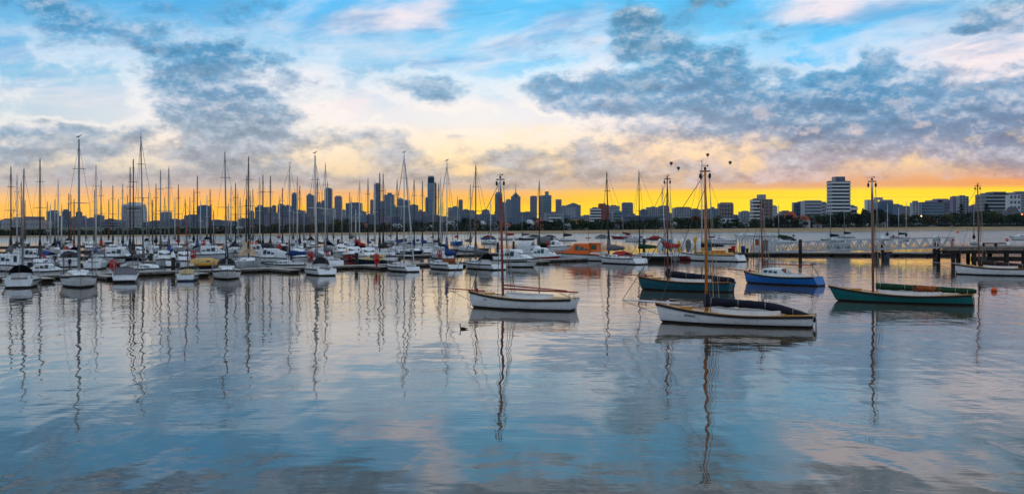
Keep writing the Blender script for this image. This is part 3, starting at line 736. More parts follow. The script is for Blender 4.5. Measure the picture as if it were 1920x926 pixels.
 ('white banded curved office left of the balcony tower', 1508, 1541, 376.5, 1950, 'pale', 'bands', dict(nfl=8, steps=((1513, 1540, 375.5, 'grey'),))),
 ('right end of the white banded office, lower', 1540, 1553, 380, 2000, 'pale', 'bands', dict(nfl=7)),
 ('dark block touching the left of the balcony tower', 1550, 1560, 386.5, 1900, 'mauve', 'bands', {}),
 ('white balcony tower with black roof plant, tallest at right', 1560, 1594, 339.5, 1250, 'slate', 'balcony', dict(nfl=13, depth=20, steps=((1568, 1586, 331, 'dark'), (1557.5, 1596.5, 339, 'white')))),
 ('low stepped block at the right foot of the balcony tower', 1594, 1607, 386.5, 1300, 'grey', 'balcony', dict(nfl=4)),
 ('white gridded apartment block behind the teal boat mast', 1626, 1646, 374.5, 1900, 'white', 'grid', dict(steps=((1643, 1656, 370, 'grey'),))),
 ('dark glass apartments right of the teal boat mast', 1646, 1675, 378, 1850, 'glass', 'bands', dict(steps=((1656, 1675, 374.5, 'mauve'),))),
 ('lower dark glass wing right of the dark glass apartments', 1674, 1693, 384, 1900, 'glass', 'bands', {}),
 ('grey stepped house block left of the long blue block', 1693, 1712, 388, 1900, 'brown', 'grid', {}),
 ('white framed end of the long blue block', 1711, 1728, 380, 1700, 'pale', 'grid', dict(steps=((1715, 1722, 376.5, 'slate'),))),
 ('long blue glass block, middle length', 1727, 1770, 379, 1720, 'glass', 'bands', dict(nfl=8, steps=((1746, 1769, 375.5, 'mauve'), (1760, 1780, 372.5, 'mauve')))),
 ('right length of the long blue glass block', 1769, 1788, 376, 1740, 'slate', 'bands', dict(nfl=8)),
 ('square corner block with dark left face and pale front', 1787, 1800, 369, 1600, 'mauve', 'none', dict(steps=((1789, 1799, 367.5),))),
 ('pale gridded front of the square corner block', 1799, 1816.5, 368, 1580, 'grey', 'grid', {}),
 ('low terraces between corner block and the brown wharf mast', 1822, 1838, 385.5, 1600, 'mauve', 'grid', {}),
 ('small stepped block behind the brown wharf mast', 1836, 1852, 382.5, 1700, 'slate', 'bands', {}),
 ('large rounded apartment building right of the brown wharf mast', 1849, 1897, 364, 1500, 'slate', 'balcony', dict(nfl=9, depth=35, steps=((1856, 1894, 361.5), (1866, 1889, 359.3)), wmat=FC['grey'])),
 ('white apartment block with dark square windows at the right edge', 1893, 1914, 365.5, 1400, 'white', 'grid', dict(nfl=6)),
 ('dark topped block cut by the right edge', 1903, 1945, 360.5, 1500, 'grey', 'bands', {}),
]
for i, (lab, x0, x1, top, d, f, st_, kw) in enumerate(BL):
    kw = dict(kw); kw.setdefault('base', land((x0 + x1) / 2)[1])
    building(lab, x0, x1, top, d, f, st_, name='apartment_block' if d < 3000 else 'office_tower', **kw)
# distant low city between the towers
FCm = [FC['slate'], FC['glass'], FC['dark'], FC['mauve'], FC['grey']]
rb = random.Random(3)
far = {}
cx = -30.0; k = 0
fars = []
while cx < 1950:
    wdt = rb.uniform(12, 26); topy = 404 + rb.uniform(0, 7) if 430 < cx < 1110 else (414 + rb.uniform(-3, 3) if cx < 430 else 404 + rb.uniform(-4, 5))
    if 1395 < cx < 1410 or 1450 < cx < 1490 or 1600 < cx < 1625: topy = 408
    fars.append((round(cx, 1), wdt, topy)); cx += wdt * .96
fo = ordinals([a[0] for a in fars], TMARK)
for (c0, wdt, topy) in fars:
    d = 3000 if 430 < c0 < 1110 else 2450
    word, mk = fo[c0]
    f = rb.choice(['slate', 'glass', 'dark', 'mauve', 'grey'])
    building(f"low {f if f != 'mauve' else 'mauve grey'} coloured block low on the skyline, {word} right of {mk}", c0, c0 + wdt, topy, d + rb.uniform(-60, 60), f, rb.choice(['grid', 'bands']), name='low_city_block', depth=20, base=1.0)

# low houses by the shore
ROOFR = M_('terracotta_roof', (150, 60, 36), var=.2, scale=.4); ROOFG = M_('slate_roof', (74, 76, 84), var=.2, scale=.4); ROOFW = M_('pale_roof', (176, 180, 184), var=.1, scale=.3)
def house(label, px, w_px, ridge, off, roof, wallm='white', gab=False):
    d, z = land(px); d += off; w = w_px / F * d; Ht = hz(ridge, d) - z; Hw = Ht * .62
    o = thing('house', label, 'house', (xx(px, d), d, z), R(rt.uniform(-12, 12)), 'houses among the shore trees')
    D_ = max(7, w * .6)
    part('wall', None, lambda mb: mb.box(-w/2, w/2, -D_/2, D_/2, 0, Hw), FC[wallm], o)
    part('roof', None, lambda mb: mb.add([(-w/2-.5, -D_/2-.5, Hw), (w/2+.5, -D_/2-.5, Hw), (w/2+.5, D_/2+.5, Hw), (-w/2-.5, D_/2+.5, Hw), (-w*.28, 0, Ht), (w*.28, 0, Ht)], [(0, 1, 5, 4), (1, 2, 5), (2, 3, 4, 5), (3, 0, 4), (3, 2, 1, 0)]), roof, o)
    for i in range(max(2, int(w / 4))):
        x = -w/2 + w * (i + .5) / max(2, int(w / 4))
        part('window', ('hw', round(Hw, 1)), lambda mb: mb.box(-.6, .6, -.08, .0, Hw*.35, Hw*.75), WIN, o, loc=(x, -D_/2 - .01, 0))
    return o
HS = [(14, 20, 431, 'red'), (56, 22, 433, 'grey'), (88, 16, 432, 'white'), (122, 24, 431, 'grey'), (152, 14, 433, 'red'), (196, 18, 430, 'white'), (204, 12, 426, 'grey'), (290, 20, 431, 'white'), (345, 22, 429, 'grey'), (416, 14, 428, 'red'), (446, 22, 425, 'white'), (473, 13, 423, 'red'), (520, 24, 424, 'grey'), (560, 22, 425, 'white'),
      (598, 20, 422, 'grey'), (684, 14, 419, 'red'), (720, 22, 421, 'grey'), (744, 22, 420, 'white'), (790, 24, 421, 'grey'), (808, 10, 421, 'white'), (846, 18, 415, 'white'), (884, 16, 416, 'white'), (903, 14, 414, 'white'), (925, 18, 417, 'grey'), (951, 12, 418, 'red'), (993, 14, 412, 'white'), (1012, 16, 411, 'tan'), (1064, 14, 418, 'white'),
      (1150, 20, 419, 'grey'), (1262, 10, 414, 'white'), (1395, 16, 408, 'grey'), (1482, 26, 398, 'red'), (1508, 18, 404, 'red'), (1522, 12, 404, 'grey'), (1531, 16, 418, 'red'), (1650, 16, 411, 'grey'), (1780, 14, 396, 'grey'), (1872, 30, 393, 'grey'), (1898, 26, 388, 'grey')]
ho = ordinals([h[0] for h in HS], TMARK)
for px, wp, rd_, c in HS:
    word, mk = ho[px]
    house(f"{ {'red': 'terracotta roofed', 'grey': 'slate roofed', 'white': 'pale roofed', 'tan': 'tan'}[c] } house among shore trees, {word} right of {mk}", px, wp, rd_, 9 if px not in (1482, 1780, 1872, 1898) else 110, {'red': ROOFR, 'grey': ROOFG, 'white': ROOFW, 'tan': ROOFR}[c], 'tan' if c == 'tan' else ('grey' if c != 'red' else 'pale'))

# parked cars by the beach
CARC = {'white': M_('white_car', (200, 202, 204), rough=.3, var=.03), 'silver': M_('silver_car', (130, 134, 140), rough=.3, var=.03), 'red': M_('red_car', (150, 20, 18), rough=.3, var=.03)}
def car(label, px, c, off=4):
    d, z = land(px); d += off
    o = thing('parked_car', label, 'car', (xx(px, d), d, z + .1), R(rt.uniform(-8, 8)), 'cars parked behind the beach')
    part('body', 'car', lambda mb: mb.loft([[(x, -.85, zl), (x, -.88, (zl+zh)/2), (x, -.8, zh), (x, .8, zh), (x, .88, (zl+zh)/2), (x, .85, zl)] for x, zl, zh in ((-2.2, .35, .75), (-2.0, .28, .95), (-.9, .28, 1.0), (.8, .28, .98), (1.9, .28, .8), (2.2, .35, .65))]), CARC[c], o, smooth=True)
    part('cabin', 'car', lambda mb: mb.loft([[(x, -.78, .95), (x, -.62, h), (x, .62, h), (x, .78, .95)] for x, h in ((-1.8, 1.0), (-1.2, 1.45), (.3, 1.48), (1.1, 1.0))]), GLASS, o)
    for x in (-1.35, 1.35):
        for y in (-.8, .8):
            w_ = part('wheel', 'car', lambda mb: mb.tube((0, -.1, 0), (0, .1, 0), .32, .32, 12), RAIL, o, loc=(x, y, .32))
CA = [(1066, 'white'), (1083, 'silver'), (1098, 'white'), (1350, 'silver'), (1378, 'white'), (1746, 'white'), (1753, 'silver'), (1783, 'white'), (1640, 'white'), (1583, 'silver'), (1660, 'silver'), (1243, 'white'), (1255, 'silver')]
co = ordinals([a[0] for a in CA], TMARK)
for px, c in CA: car(f"{c} parked car behind the beach, {co[px][0]} right of {co[px][1]}", px, c)
# street lamps and lit lamps
def lamp(label, px, ty, lit=None, off=14, r=.28):
    d, z = land(px); d += off; H = hz(ty, d) - z
    o = thing('street_lamp', label, 'street lamp', (xx(px, d), d, z), 0, 'street lamps along the foreshore')
    part('pole', None, lambda mb: mb.tube((0, 0, 0), (0, 0, H), .12, .08, 6), GALV, o)
    lm = M_('lamp_off', (190, 196, 196), var=0) if lit is None else M_('lamp_%d_%d' % (lit[0], lit[2]), lit, var=0, emit=(lin(lit), 9.0))
    part('lamp_head', None, lambda mb: mb.ell((0, 0, H), r, r, r * .8, 10, 6), lm, o)
lamp('lit white street lamp right of the orange varnished mast', 1379.5, 414.5, (255, 250, 235), r=.75)
lamp('lit orange street lamp among trees above the red traffic light', 1727.5, 405, (255, 190, 130), r=.6)
lamp('lit orange street lamp near the right edge', 1916, 402, (255, 120, 60), r=.75)
lamp('small lit lamp below the left side of the balcony tower', 1573, 406, (250, 235, 200), off=60, r=.5)
lamp('small lit lamp below the right side of the balcony tower', 1592.5, 406, (250, 235, 200), off=60, r=.5)
lamp('red traffic light by the parked cars', 1757.5, 415, (255, 20, 20), off=6, r=.6)
for i, (px, ty, t_) in enumerate(((1586.5, 404, 'tall unlit lamp pole right of the balcony tower centre'), (1809, 411, 'unlit lamp pole right of the tall conifer'), (1882, 397, 'tall unlit pole near the rounded apartments'), (130, 424, 'unlit lamp right of the dark twin towers'), (1043, 410, 'unlit lamp in front of the balcony apartment block'))): lamp(t_, px, ty)

# ---------------------------------------------------------------- hull builder (x forward, origin amidships on the waterline)
def hull_fn(L, B, Fb, Fm, Fs, tw=0.7, rake=0.10, trake=0.05, fine=2.0, stripe=0.14, cutter=0.0):
    N = 18
    st = []
    for i in range(N + 1):
        t = i / N                                            # 0 stern .. 1 bow
        e = min(1, t / 0.42)
        s_aft = tw + (1 - tw) * math.sin(e * math.pi / 2)
        u = max(0, (t - 0.42) / 0.58)
        b = B / 2 * (s_aft if t < 0.42 else (1 - u ** fine))
        b = max(b, 0.015)
        k = (t - 0.38)
        z = Fm + (Fb - Fm) * max(0, k / 0.62) ** 1.8 + (Fs - Fm) * max(0, -k / 0.38) ** 1.8
        st.append((t, b, z))
    def P(t, b, z, zz, side):                                # zz: 0 keel .. 1 deck edge
        w = {0: 0.45, 1: 0.80, 2: 0.86, 3: 0.95, 4: 1.0}[zz]
        h = {0: -0.45, 1: -0.02, 2: stripe, 3: stripe + (z - stripe) * .5, 4: z}[zz]
        x = (t - 0.5) * L
        f = max(0.0, (t - 0.75) / 0.25)
        x -= rake * L * f * (1 - max(0, h) / max(Fb, .1)) if h < Fb else 0
        if t < 0.12: x += trake * L * (1 - t / 0.12) * (1 - max(0, h) / max(Fs, .1))
        if h < 0: x *= 0.97
        w = w + (1 - w) * 0.0
        if t > 0.75: w = 1 - (1 - w) * (1 + 1.6 * (t - .75) / .25) if zz < 3 else w
        return (x, side * b * max(w, .2), h)
    return st, P
def add_hull(parent, key, L, B, Fb, Fm, Fs, hm, am, dm, rm=None, **k):
    st, P = hull_fn(L, B, Fb, Fm, Fs, **k)
    def strip(mb, za, zb, off=0.0):
        for sd in (1, -1):
            lo = [P(t, b + off, z, za, sd) for t, b, z in st]; hi = [P(t, b + off, z, zb, sd) for t, b, z in st]
            mb.loft([lo, hi] if sd > 0 else [hi, lo], cap=False, closed=False)
    def hull(mb):
        strip(mb, 2, 3); strip(mb, 3, 4)
        t, b, z = st[0]
        mb.add([P(t, b, z, 2, 1), P(t, b, z, 3, 1), P(t, b, z, 4, 1), P(t, b, z, 4, -1), P(t, b, z, 3, -1), P(t, b, z, 2, -1)], [(0, 1, 2, 3, 4, 5)])
    def bot(mb):
        strip(mb, 0, 1); strip(mb, 1, 2)
        t, b, z = st[0]
        mb.add([P(t, b, z, 0, 1), P(t, b, z, 1, 1), P(t, b, z, 2, 1), P(t, b, z, 2, -1), P(t, b, z, 1, -1), P(t, b, z, 0, -1)], [(0, 1, 2, 3, 4, 5)])
    def deck(mb):
        l = [(P(t, b, z, 4, 1)[0], P(t, b, z, 4, 1)[1] - .01, z - .03) for t, b, z in st]
        c = [(P(t, b, z, 4, 1)[0], 0, z + .05 * min(1, b)) for t, b, z in st]
        r = [(p[0], -p[1], p[2]) for p in l]
        mb.loft([r, c, l], cap=False, closed=False)
    part('hull', key, hull, hm, parent, smooth=True)
    part('bottom_paint', key, bot, am, parent, smooth=True)
    part('deck', key, deck, dm, parent)
    if rm:
        def rail(mb):
            for sd in (1, -1):
                rings = []
                for t, b, z in st:
                    x, y, _ = P(t, b, z, 4, sd)
                    rings.append([(x, y - sd * .01, z - .15), (x, y + sd * .045, z - .15), (x, y + sd * .045, z - .005), (x, y - sd * .01, z - .005)])
                mb.loft(rings)
        part('rubbing_strake', key, rail, rm, parent)
    return st, P
def sheer_at(st, x, L):
    t = x / L + .5; i = max(0, min(len(st) - 2, int(t * (len(st) - 1)))); f = t * (len(st) - 1) - i
    return st[i][1] * (1 - f) + st[i + 1][1] * f, st[i][2] * (1 - f) + st[i + 1][2] * f
def cover_fn(x0, z0, x1, z1, r0, r1, collar=0.0, sag=0.0, wav=0.03, seed=1, n=16):
    """cloth over a boom: lofted, slack and lumpy"""
    def fn(mb):
        rd = random.Random(seed); rings = []
        if collar:                                            # climbs the mast
            rings += [[(x0 + .12*math.cos(a), .12*math.sin(a), z0 + collar) for a in [2*math.pi*i/8 for i in range(8)]]]
        for k in range(n + 1):
            f = k / n; x = x0 + (x1 - x0) * f; z = z0 + (z1 - z0) * f - sag * math.sin(f * math.pi)
            r = (r0 + (r1 - r0) * f) * (1 + rd.uniform(-wav, wav) * 4)
            if k == n: r *= .5
            hgt = r * 1.35
            ring = []
            for i in range(8):
                a = 2 * math.pi * i / 8
                y = math.sin(a) * r * (1 + rd.uniform(-wav, wav) * 2); q = math.cos(a)
                ring.append((x + (-r * q * .6 if k == 0 and collar else 0), y, z + q * hgt))
            rings.append(ring)
        mb.loft(rings)
    return fn
LET = {}
def lettering(parent, text, size, loc, X, Z, name='lettering', m=None):
    """flat printed text as its own mesh; X reading direction, Z up"""
    cu = bpy.data.curves.new(name, 'FONT'); cu.body = text; cu.size = size; cu.extrude = 0.004
    cu.align_x = 'CENTER'; cu.align_y = 'CENTER'
    tmp = bpy.data.objects.new('tmp', cu); COL.objects.link(tmp)
    dg = bpy.context.evaluated_depsgraph_get(); dg.update()
    me = bpy.data.meshes.new_from_object(tmp.evaluated_get(dg)); me.name = name
    bpy.data.objects.remove(tmp); bpy.data.curves.remove(cu)
    me.materials.clear(); me.materials.append(m or INK)
    X = Vector(X).normalized(); Z = Vector(Z).normalized(); N = X.cross(Z)
    o = obj(name, me, parent)
    mt = Matrix((X, Z, N)).transposed().to_4x4(); mt.translation = Vector(loc)
    o.matrix_local = mt
    return o

def mast_part(parent, x, zb, H, r, mm, top=None, lean=0.0, key=None, spreaders=(), stays=None, wire_r=0.018, leanY=0.0):
    """mast from zb to H above water, with spreaders and wires as its pieces"""
    tx = x + lean
    m1 = None
    if top:
        zt, tm = top
        f = (zt - zb) / (H - zb)
        m1 = part('mast', None, lambda mb: mb.tube((x, 0, zb), (x + lean * f, leanY * f, zt), r, r * .92, 10), mm, parent, smooth=True)
        part('mast_head', None, lambda mb: mb.tube((x + lean * f, leanY * f, zt), (tx, leanY, H), r * .9, r * .62, 10), tm, m1, smooth=True)
    else:
        m1 = part('mast', None, lambda mb: mb.tube((x, 0, zb), (tx, leanY, H), r, r * .6, 8), mm, parent, smooth=True)
    for zf, w in spreaders:
        f = (zf - zb) / (H - zb)
        part('spreader', None, lambda mb: mb.tube((x + lean*f, -w + leanY*f, zf - .03), (x + lean*f, leanY*f, zf), r*.22, r*.35, 6).tube((x + lean*f, leanY*f, zf), (x + lean*f, w + leanY*f, zf - .03), r*.35, r*.22, 6), mm, m1)
    part('wind_vane', 'v%d' % round(r * 100), lambda mb: mb.tube((-.18, 0, .22), (.22, 0, .22), .012, .012, 5).tube((0, 0, 0), (0, 0, .35), .012, .008, 5).box(-.2, -.1, -.01, .01, .18, .28), RAIL, m1, loc=(tx, leanY, H - .03))
    if stays:
        def w(mb):
            for a, b in stays: mb.tube(a, b, wire_r, wire_r, 4, cap=False)
        part('rigging', None, w, WIRE, parent)
    return m1

def yacht(label, px, py, rz, L=9.5, B=None, hull='white', cover='dark blue', top=None, topx=None, group=None, cabin='white', near=False,
          mast=None, mr=None, hood=None, bimini=None, anti=None, stripe=None, boom=True, wide=None, mx=0.08, name='sailing_yacht', cat='yacht', covr=0.2, collar=1.1, stays=True):
    p = at(px, py); d = p.y
    B = B or L * 0.33
    o = thing(name, label, cat, p, rz, group)
    Fb, Fm, Fs = .115 * L, .088 * L, .09 * L
    key = ('y', round(L, 1), round(B, 2))
    st, P = add_hull(o, key, L, B, Fb, Fm, Fs, HULLS[hull], anti or ANTI, DECKG, RAIL if near else None, tw=.72, rake=.10, trake=-.05, fine=2.2, stripe=.16)
    if stripe:
        def sp(mb):
            for sd in (1, -1):
                rings = []
                for t, b, z in st:
                    x, y, zz = P(t, b, z, 3, sd); zz += (z - zz) * .55
                    y = P(t, b, z, 4, sd)[1] * .985
                    rings.append([(x, y + sd * .02, zz - .05), (x, y + sd * .02, zz + .05)])
                mb.loft(rings, cap=False, closed=False)
        part('side_stripe', (key, 's'), sp, CANV[stripe], o)
    # cabin trunk
    cm = HULLS.get(cabin, WHITE)
    x0, x1 = -.10 * L, .26 * L
    def trunk(mb):
        rings = []
        for f, w, h in ((0, .62, .0), (0.02, .62, .46), (.5, .56, .44), (.85, .40, .34), (1.0, .30, .02)):
            x = x0 + (x1 - x0) * f; hb = B / 2 * w; z = Fm + .02
            rings.append([(x, -hb, z), (x, -hb * .86, z + h), (x, 0, z + h * 1.12), (x, hb * .86, z + h), (x, hb, z)])
        mb.loft(rings)
    part('cabin', (key, 'c'), trunk, cm, o)
    for k, sd0 in [(k, sd) for k in ((0.12, .4, .66) if near else (.3,)) for sd in (1, -1)]:
        wl = .07 * L if near else .2 * L
        def win(mb, k=k, sd0=sd0):
            for sd in (sd0,):
                xa = x0 + (x1 - x0) * k; xb = xa + wl
                ya = B/2 * (.605 - .10*k); yb = B/2 * (.605 - .10*(k + wl/(x1-x0)))
                mb.add([(xa, sd*ya, Fm+.16), (xb, sd*yb, Fm+.16), (xb, sd*yb*.93, Fm+.34), (xa, sd*ya*.93, Fm+.34)], [(0, 1, 2, 3)])
        part('window', (key, 'w', k, sd0), win, GLASS, o)
    # cockpit coaming, and a flat floor coloured dark for the shade of a well
    part('cockpit', (key, 'k'), lambda mb: mb.box(-.42*L, -.12*L, -B*.27, -B*.22, Fm, Fm+.28).box(-.42*L, -.12*L, B*.22, B*.27, Fm, Fm+.28), cm, o)
    part('cockpit_floor', (key, 'kf'), lambda mb: mb.box(-.42*L, -.12*L, -B*.215, B*.215, Fm+.03, Fm+.06), M_('shaded_teak', (110, 90, 70), var=.2), o)
    # rails
    def rails(mb):
        for sd in (1, -1):
            pts = []
            for i in range(0, 9):
                x = -.46*L + .92*L * i / 8; b, z = sheer_at(st, x, L)
                pts.append((x, sd * max(b - .06, .02), z))
            for a in pts: mb.tube(a, (a[0], a[1], a[2] + .6), .014, .014, 4)
            for h in ((.58,) if not near else (.32, .58)):
                for a, b in zip(pts, pts[1:]): mb.tube((a[0], a[1], a[2]+h), (b[0], b[1], b[2]+h), .012, .012, 4, cap=False)
        b, z = sheer_at(st, -.46*L, L)
        mb.tube((-.46*L, -b, z+.58), (-.46*L, b, z+.58), .014, .014, 4)
    part('guard_rail', (key, 'g', near), rails, STEEL, o)
    # mast and boom
    mm = mast or MASTW
    mxx = mx * L
    zb = Fm + .4
    if top is not None:
        H = hz(top, d); r = mr or .085
        topx = px if topx is None else topx
        dv = Vector((math.cos(rz), math.sin(rz))); u_ = (topx - 960) / F
        den = dv.x - u_ * dv.y
        if near and abs(den) > .25: mxx = max(-.2 * L, min(.24 * L, (u_ * p.y - p.x) / den))
        if not near: o.location.x -= dv.x * mxx; o.location.y -= dv.y * mxx
        dxw = (u_ * (o.location.y + dv.y * mxx)) - (o.location.x + dv.x * mxx)
        if abs(dxw) > .9: dxw = math.copysign(.9, dxw)
        lx, ly = dxw * math.cos(rz), -dxw * math.sin(rz)
        sp = []
        if near or H > 11: sp = [(zb + (H - zb) * .52, .95 if near else .8)] + ([(zb + (H - zb) * .78, .6)] if H > 14 else [])
        wires = None
        if stays:
            wires = [((mxx, B*.46, Fm), (mxx+lx, ly+.02, H*.97)), ((mxx, -B*.46, Fm), (mxx+lx, ly-.02, H*.97)), ((L*.49, 0, Fb), (mxx+lx, ly, H*.98)), ((-L*.49, 0, Fs), (mxx+lx, ly, H))]
            if sp:
                zf, w = sp[0]
                wires = wires[2:] + [((mxx, s*B*.46, Fm), (mxx, s*w, zf)) for s in (1, -1)] + [((mxx, s*w, zf), (mxx+lx, ly, H*.97)) for s in (1, -1)] + [((mxx-.2, s*B*.45, Fm), (mxx, 0, zf)) for s in (1, -1)]
        mast_part(o, mxx, zb, H, r, mm, lean=lx, leanY=ly, stays=wires, spreaders=sp, wire_r=.02 if near else .016)
        if boom:
            bz = Fm + 1.35; bl = .38 * L
            part('boom', (key, 'b'), lambda mb: mb.tube((mxx, 0, bz), (mxx - bl, 0, bz + .05), .06, .05, 6), mm, o)
            if cover:
                part('sail_cover', (key, 'cv', cover, covr), cover_fn(mxx + .02, bz + .16, mxx - bl * .98, bz + .12, covr, covr * .5, collar=collar, seed=int(px)), CANV[cover], o, smooth=True)
    if hood:
        def hd(mb):
            rings = []
            for f in range(7):
                a = math.pi * f / 6
                rings.append([(-.10*L + .5, -B*.3*math.cos(a), Fm+.36 + .1*math.sin(a)), (-.10*L - .15, -B*.33*math.cos(a), Fm+.36 + .95*math.sin(a)), (-.10*L - .65, -B*.33*math.cos(a), Fm+.36 + 1.0*math.sin(a))])
            mb.loft(rings, cap=False, closed=False)
        part('sprayhood', (key, 'h', hood), hd, CANV[hood], o, smooth=True)
    if bimini:
        def bi(mb):
            rings = []
            for f in range(7):
                y = -B*.38 + B*.76*f/6; z = Fm + 1.95 + .22*math.sin(math.pi*f/6)
                rings.append([(-.12*L, y, z-.05), (-.12*L, y, z), (-.25*L, y, z+.05), (-.38*L, y, z), (-.38*L, y, z-.05)])
            mb.loft(rings)
        bo = part('bimini', (key, 'bi', bimini), bi, CANV[bimini], o, smooth=True)
        part('bimini_frame', (key, 'bf'), lambda mb: [mb.tube((x, s*B*.38, Fm), (x, s*B*.38, Fm+1.95), .025, .025, 5) for x in (-.13*L, -.37*L) for s in (1, -1)], RAIL, bo)
    return o, st, P, L, B, (Fb, Fm, Fs)

def cruiser(label, px, py, rz, L=8.0, B=None, hull='white', stripe=None, top='white', canvas=None, fly=False, name='motor_cruiser', group=None, arch=None, trim=None, glass=None, cabin_h=1.25):
    p = at(px, py); B = B or L * .36
    o = thing(name, label, 'motor boat', p, rz, group)
    Fb, Fm, Fs = .16*L, .125*L, .10*L
    key = ('c', round(L, 1), round(B, 2), cabin_h)
    st, P = add_hull(o, key, L, B, Fb, Fm, Fs, HULLS[hull], ANTI, WHITE if top in ('white',) else HULLS.get(top, DECKG), RAIL if not trim else HULLS[trim], tw=.9, rake=.12, trake=-.03, fine=2.6, stripe=.14)
    if stripe:
        def sp(mb):
            for sd in (1, -1):
                rings = []
                for t, b, z in st:
                    x, y, zz = P(t, b, z, 3, sd); y2 = P(t, b, z, 4, sd)[1]
                    rings.append([(x, y + sd*.02, zz), (x, (y + y2)/2 + sd*.02, (zz + z)/2)])
                mb.loft(rings, cap=False, closed=False)
        part('side_stripe', (key, 's', stripe), sp, CANV[stripe], o)
    h = cabin_h; tm = {'white': WHITE, 'orange': M_('orange_superstructure', (232, 104, 12), rough=.35, var=.08), 'cream': CREAM, 'red': REDH}[top]
    sec = ((-.22, .80, .0), (-.22, .76, 1.0), (.10, .72, 1.0), (.20, .68, .45), (.38, .45, .12))
    def cab(mb):
        rings = []
        for f, w, k in ((-.22, .80, 1.0), (.08, .76, 1.0), (.17, .70, .52), (.36, .42, .10)):
            hb = B/2*w; x = f*L; z = Fm
            rings.append([(x, -hb, z), (x, -hb*.9, z + h*k), (x, 0, z + h*k*1.06), (x, hb*.9, z + h*k), (x, hb, z)])
        mb.loft(rings)
    part('cabin', key, cab, tm, o)
    gm = glass or GLASS
    for k, sd0 in [(k, sd) for k in range(3) for sd in (1, -1)]:
        def win(mb, k=k, sd0=sd0):
            for sd in (sd0,):
                xa = (-.20 + .095*k)*L; xb = xa + .078*L; y = B/2*.80*.985; y1 = B/2*.76*.935
                mb.add([(xa, sd*(y*.965+.03), Fm+h*.36), (xb, sd*(y*.955+.03), Fm+h*.36), (xb, sd*(y1*.94+.03), Fm+h*.9), (xa, sd*(y1*.955+.03), Fm+h*.9)], [(0, 1, 2, 3)])
        part('window', (key, 'w', k, sd0), win, gm, o)
    def ws(mb):
        hb = B/2*.69
        mb.add([(.083*L+.06, -hb*.86, Fm+h*.93), (.083*L+.06, hb*.86, Fm+h*.93), (.166*L+.05, hb*.84, Fm+h*.56), (.166*L+.05, -hb*.84, Fm+h*.56)], [(0, 1, 2, 3)])
    part('windscreen', key, ws, gm, o)
    part('aft_door', key, lambda mb: mb.box(-.22*L-.03, -.22*L-.005, -.35, .35, Fm+.05, Fm+h*.88), gm, o)
    part('cockpit', (key, 'k'), lambda mb: mb.box(-.48*L, -.24*L, -B*.44, -B*.38, Fm-.1, Fm+.3).box(-.48*L, -.24*L, B*.38, B*.44, Fm-.1, Fm+.3).box(-.48*L, -.46*L, -B*.38, B*.38, Fm-.1, Fm+.3), WHITE, o)
    def rl(mb):
        for sd in (1, -1):
            pts = []
            for i in range(5):
                x = .12*L + .36*L*i/4; b, z = sheer_at(st, x, L); pts.append((x, sd*max(b-.08, .03), z))
            for a in pts: mb.tube(a, (a[0], a[1], a[2]+.5), .015, .015, 4)
            mb.path([(a[0], a[1], a[2]+.5) for a in pts], .015, 4)
    part('bow_rail', key, rl, STEEL, o)
    if fly:
        part('flybridge', key, lambda mb: mb.box(-.2*L, .02*L, -B*.3, B*.3, Fm+h*1.05, Fm+h*1.05+.45).box(-.06*L, .0*L, -B*.28, B*.28, Fm+h*1.05+.45, Fm+h*1.05+.75), WHITE, o)
    if canvas:
        def cv(mb):
            rings = []
            for f in range(7):
                a = math.pi*f/6
                rings.append([(-.22*L, -B*.42*math.cos(a), Fm+.25+(h*.8)*math.sin(a)), (-.46*L, -B*.42*math.cos(a), Fm+.2+(h*.45)*math.sin(a))])
            mb.loft(rings, cap=False, closed=False)
        part('cockpit_canopy', (key, canvas), cv, CANV[canvas], o, smooth=True)
    if arch:
        def ar(mb):
            rings = []
            for f in range(9):
                a = math.pi*f/8
                rings.append([(x, -B*.42*math.cos(a), Fm+.2+(h*1.55)*math.sin(a)**.7) for x in (-.05*L, -.42*L)])
            mb.loft(rings, cap=False, closed=False)
        part('arched_canopy', (key, arch), ar, CANV[arch], o, smooth=True)
    part('outboard_motor', 'ob', lambda mb: mb.box(-.35, .1, -.2, .2, .55, 1.15).tube((-.15, 0, -.2), (-.15, 0, .6), .08, .1, 6), BLACKH, o, loc=(-L*.5-.1, 0, 0))
    return o, st, P, (Fb, Fm, Fs)

# ---------------------------------------------------------------- marina: front row, placed one by one
RB = R(-90)
ROWG = 'yachts moored along the front pontoon'
def head(px, deg): return R(deg)          # heading of the bow, degrees: -90 = towards the camera, 90 = away, 0 = right
yacht('white yacht stern-on at far left with blue sail cover wrapped round its mast', 41, 535, R(111), L=8.6, B=3.4, hull='grey white', cover='dark blue', top=316, topx=45, hood='black', near=True, group=ROWG, mr=.11, boom=False)
yacht('grey white yacht cut by the left edge, bow at the pontoon', -30, 522, R(-50), L=8, hull='grey white', top=345, topx=1, near=True, group=ROWG, mast=MASTD, cover='grey')
yacht('white yacht bow-on with black bimini and tall mast topped by a gull', 148, 535, R(-66), L=11, B=3.5, hull='white', cover=None, top=262, bimini='black', near=True, group=ROWG, mr=.13, mx=.02, stripe='grey')
o, st, P, L, B, F3 = yacht('white yacht with the tallest mast, behind the covered grey speedboat', 279, 514, R(-48), L=8.0, B=3.0, hull='white', cover='grey', top=253, topx=264, near=True, group=ROWG, mr=.12, mx=.12)
yacht('small cream decked yacht stern-on with bare dark brown mast', 352, 524, R(103), L=7.0, B=2.5, hull='grey white', cabin='cream', cover=None, top=374, topx=347, near=True, group=ROWG, mast=MASTB, mr=.07, anti=ANTIB)
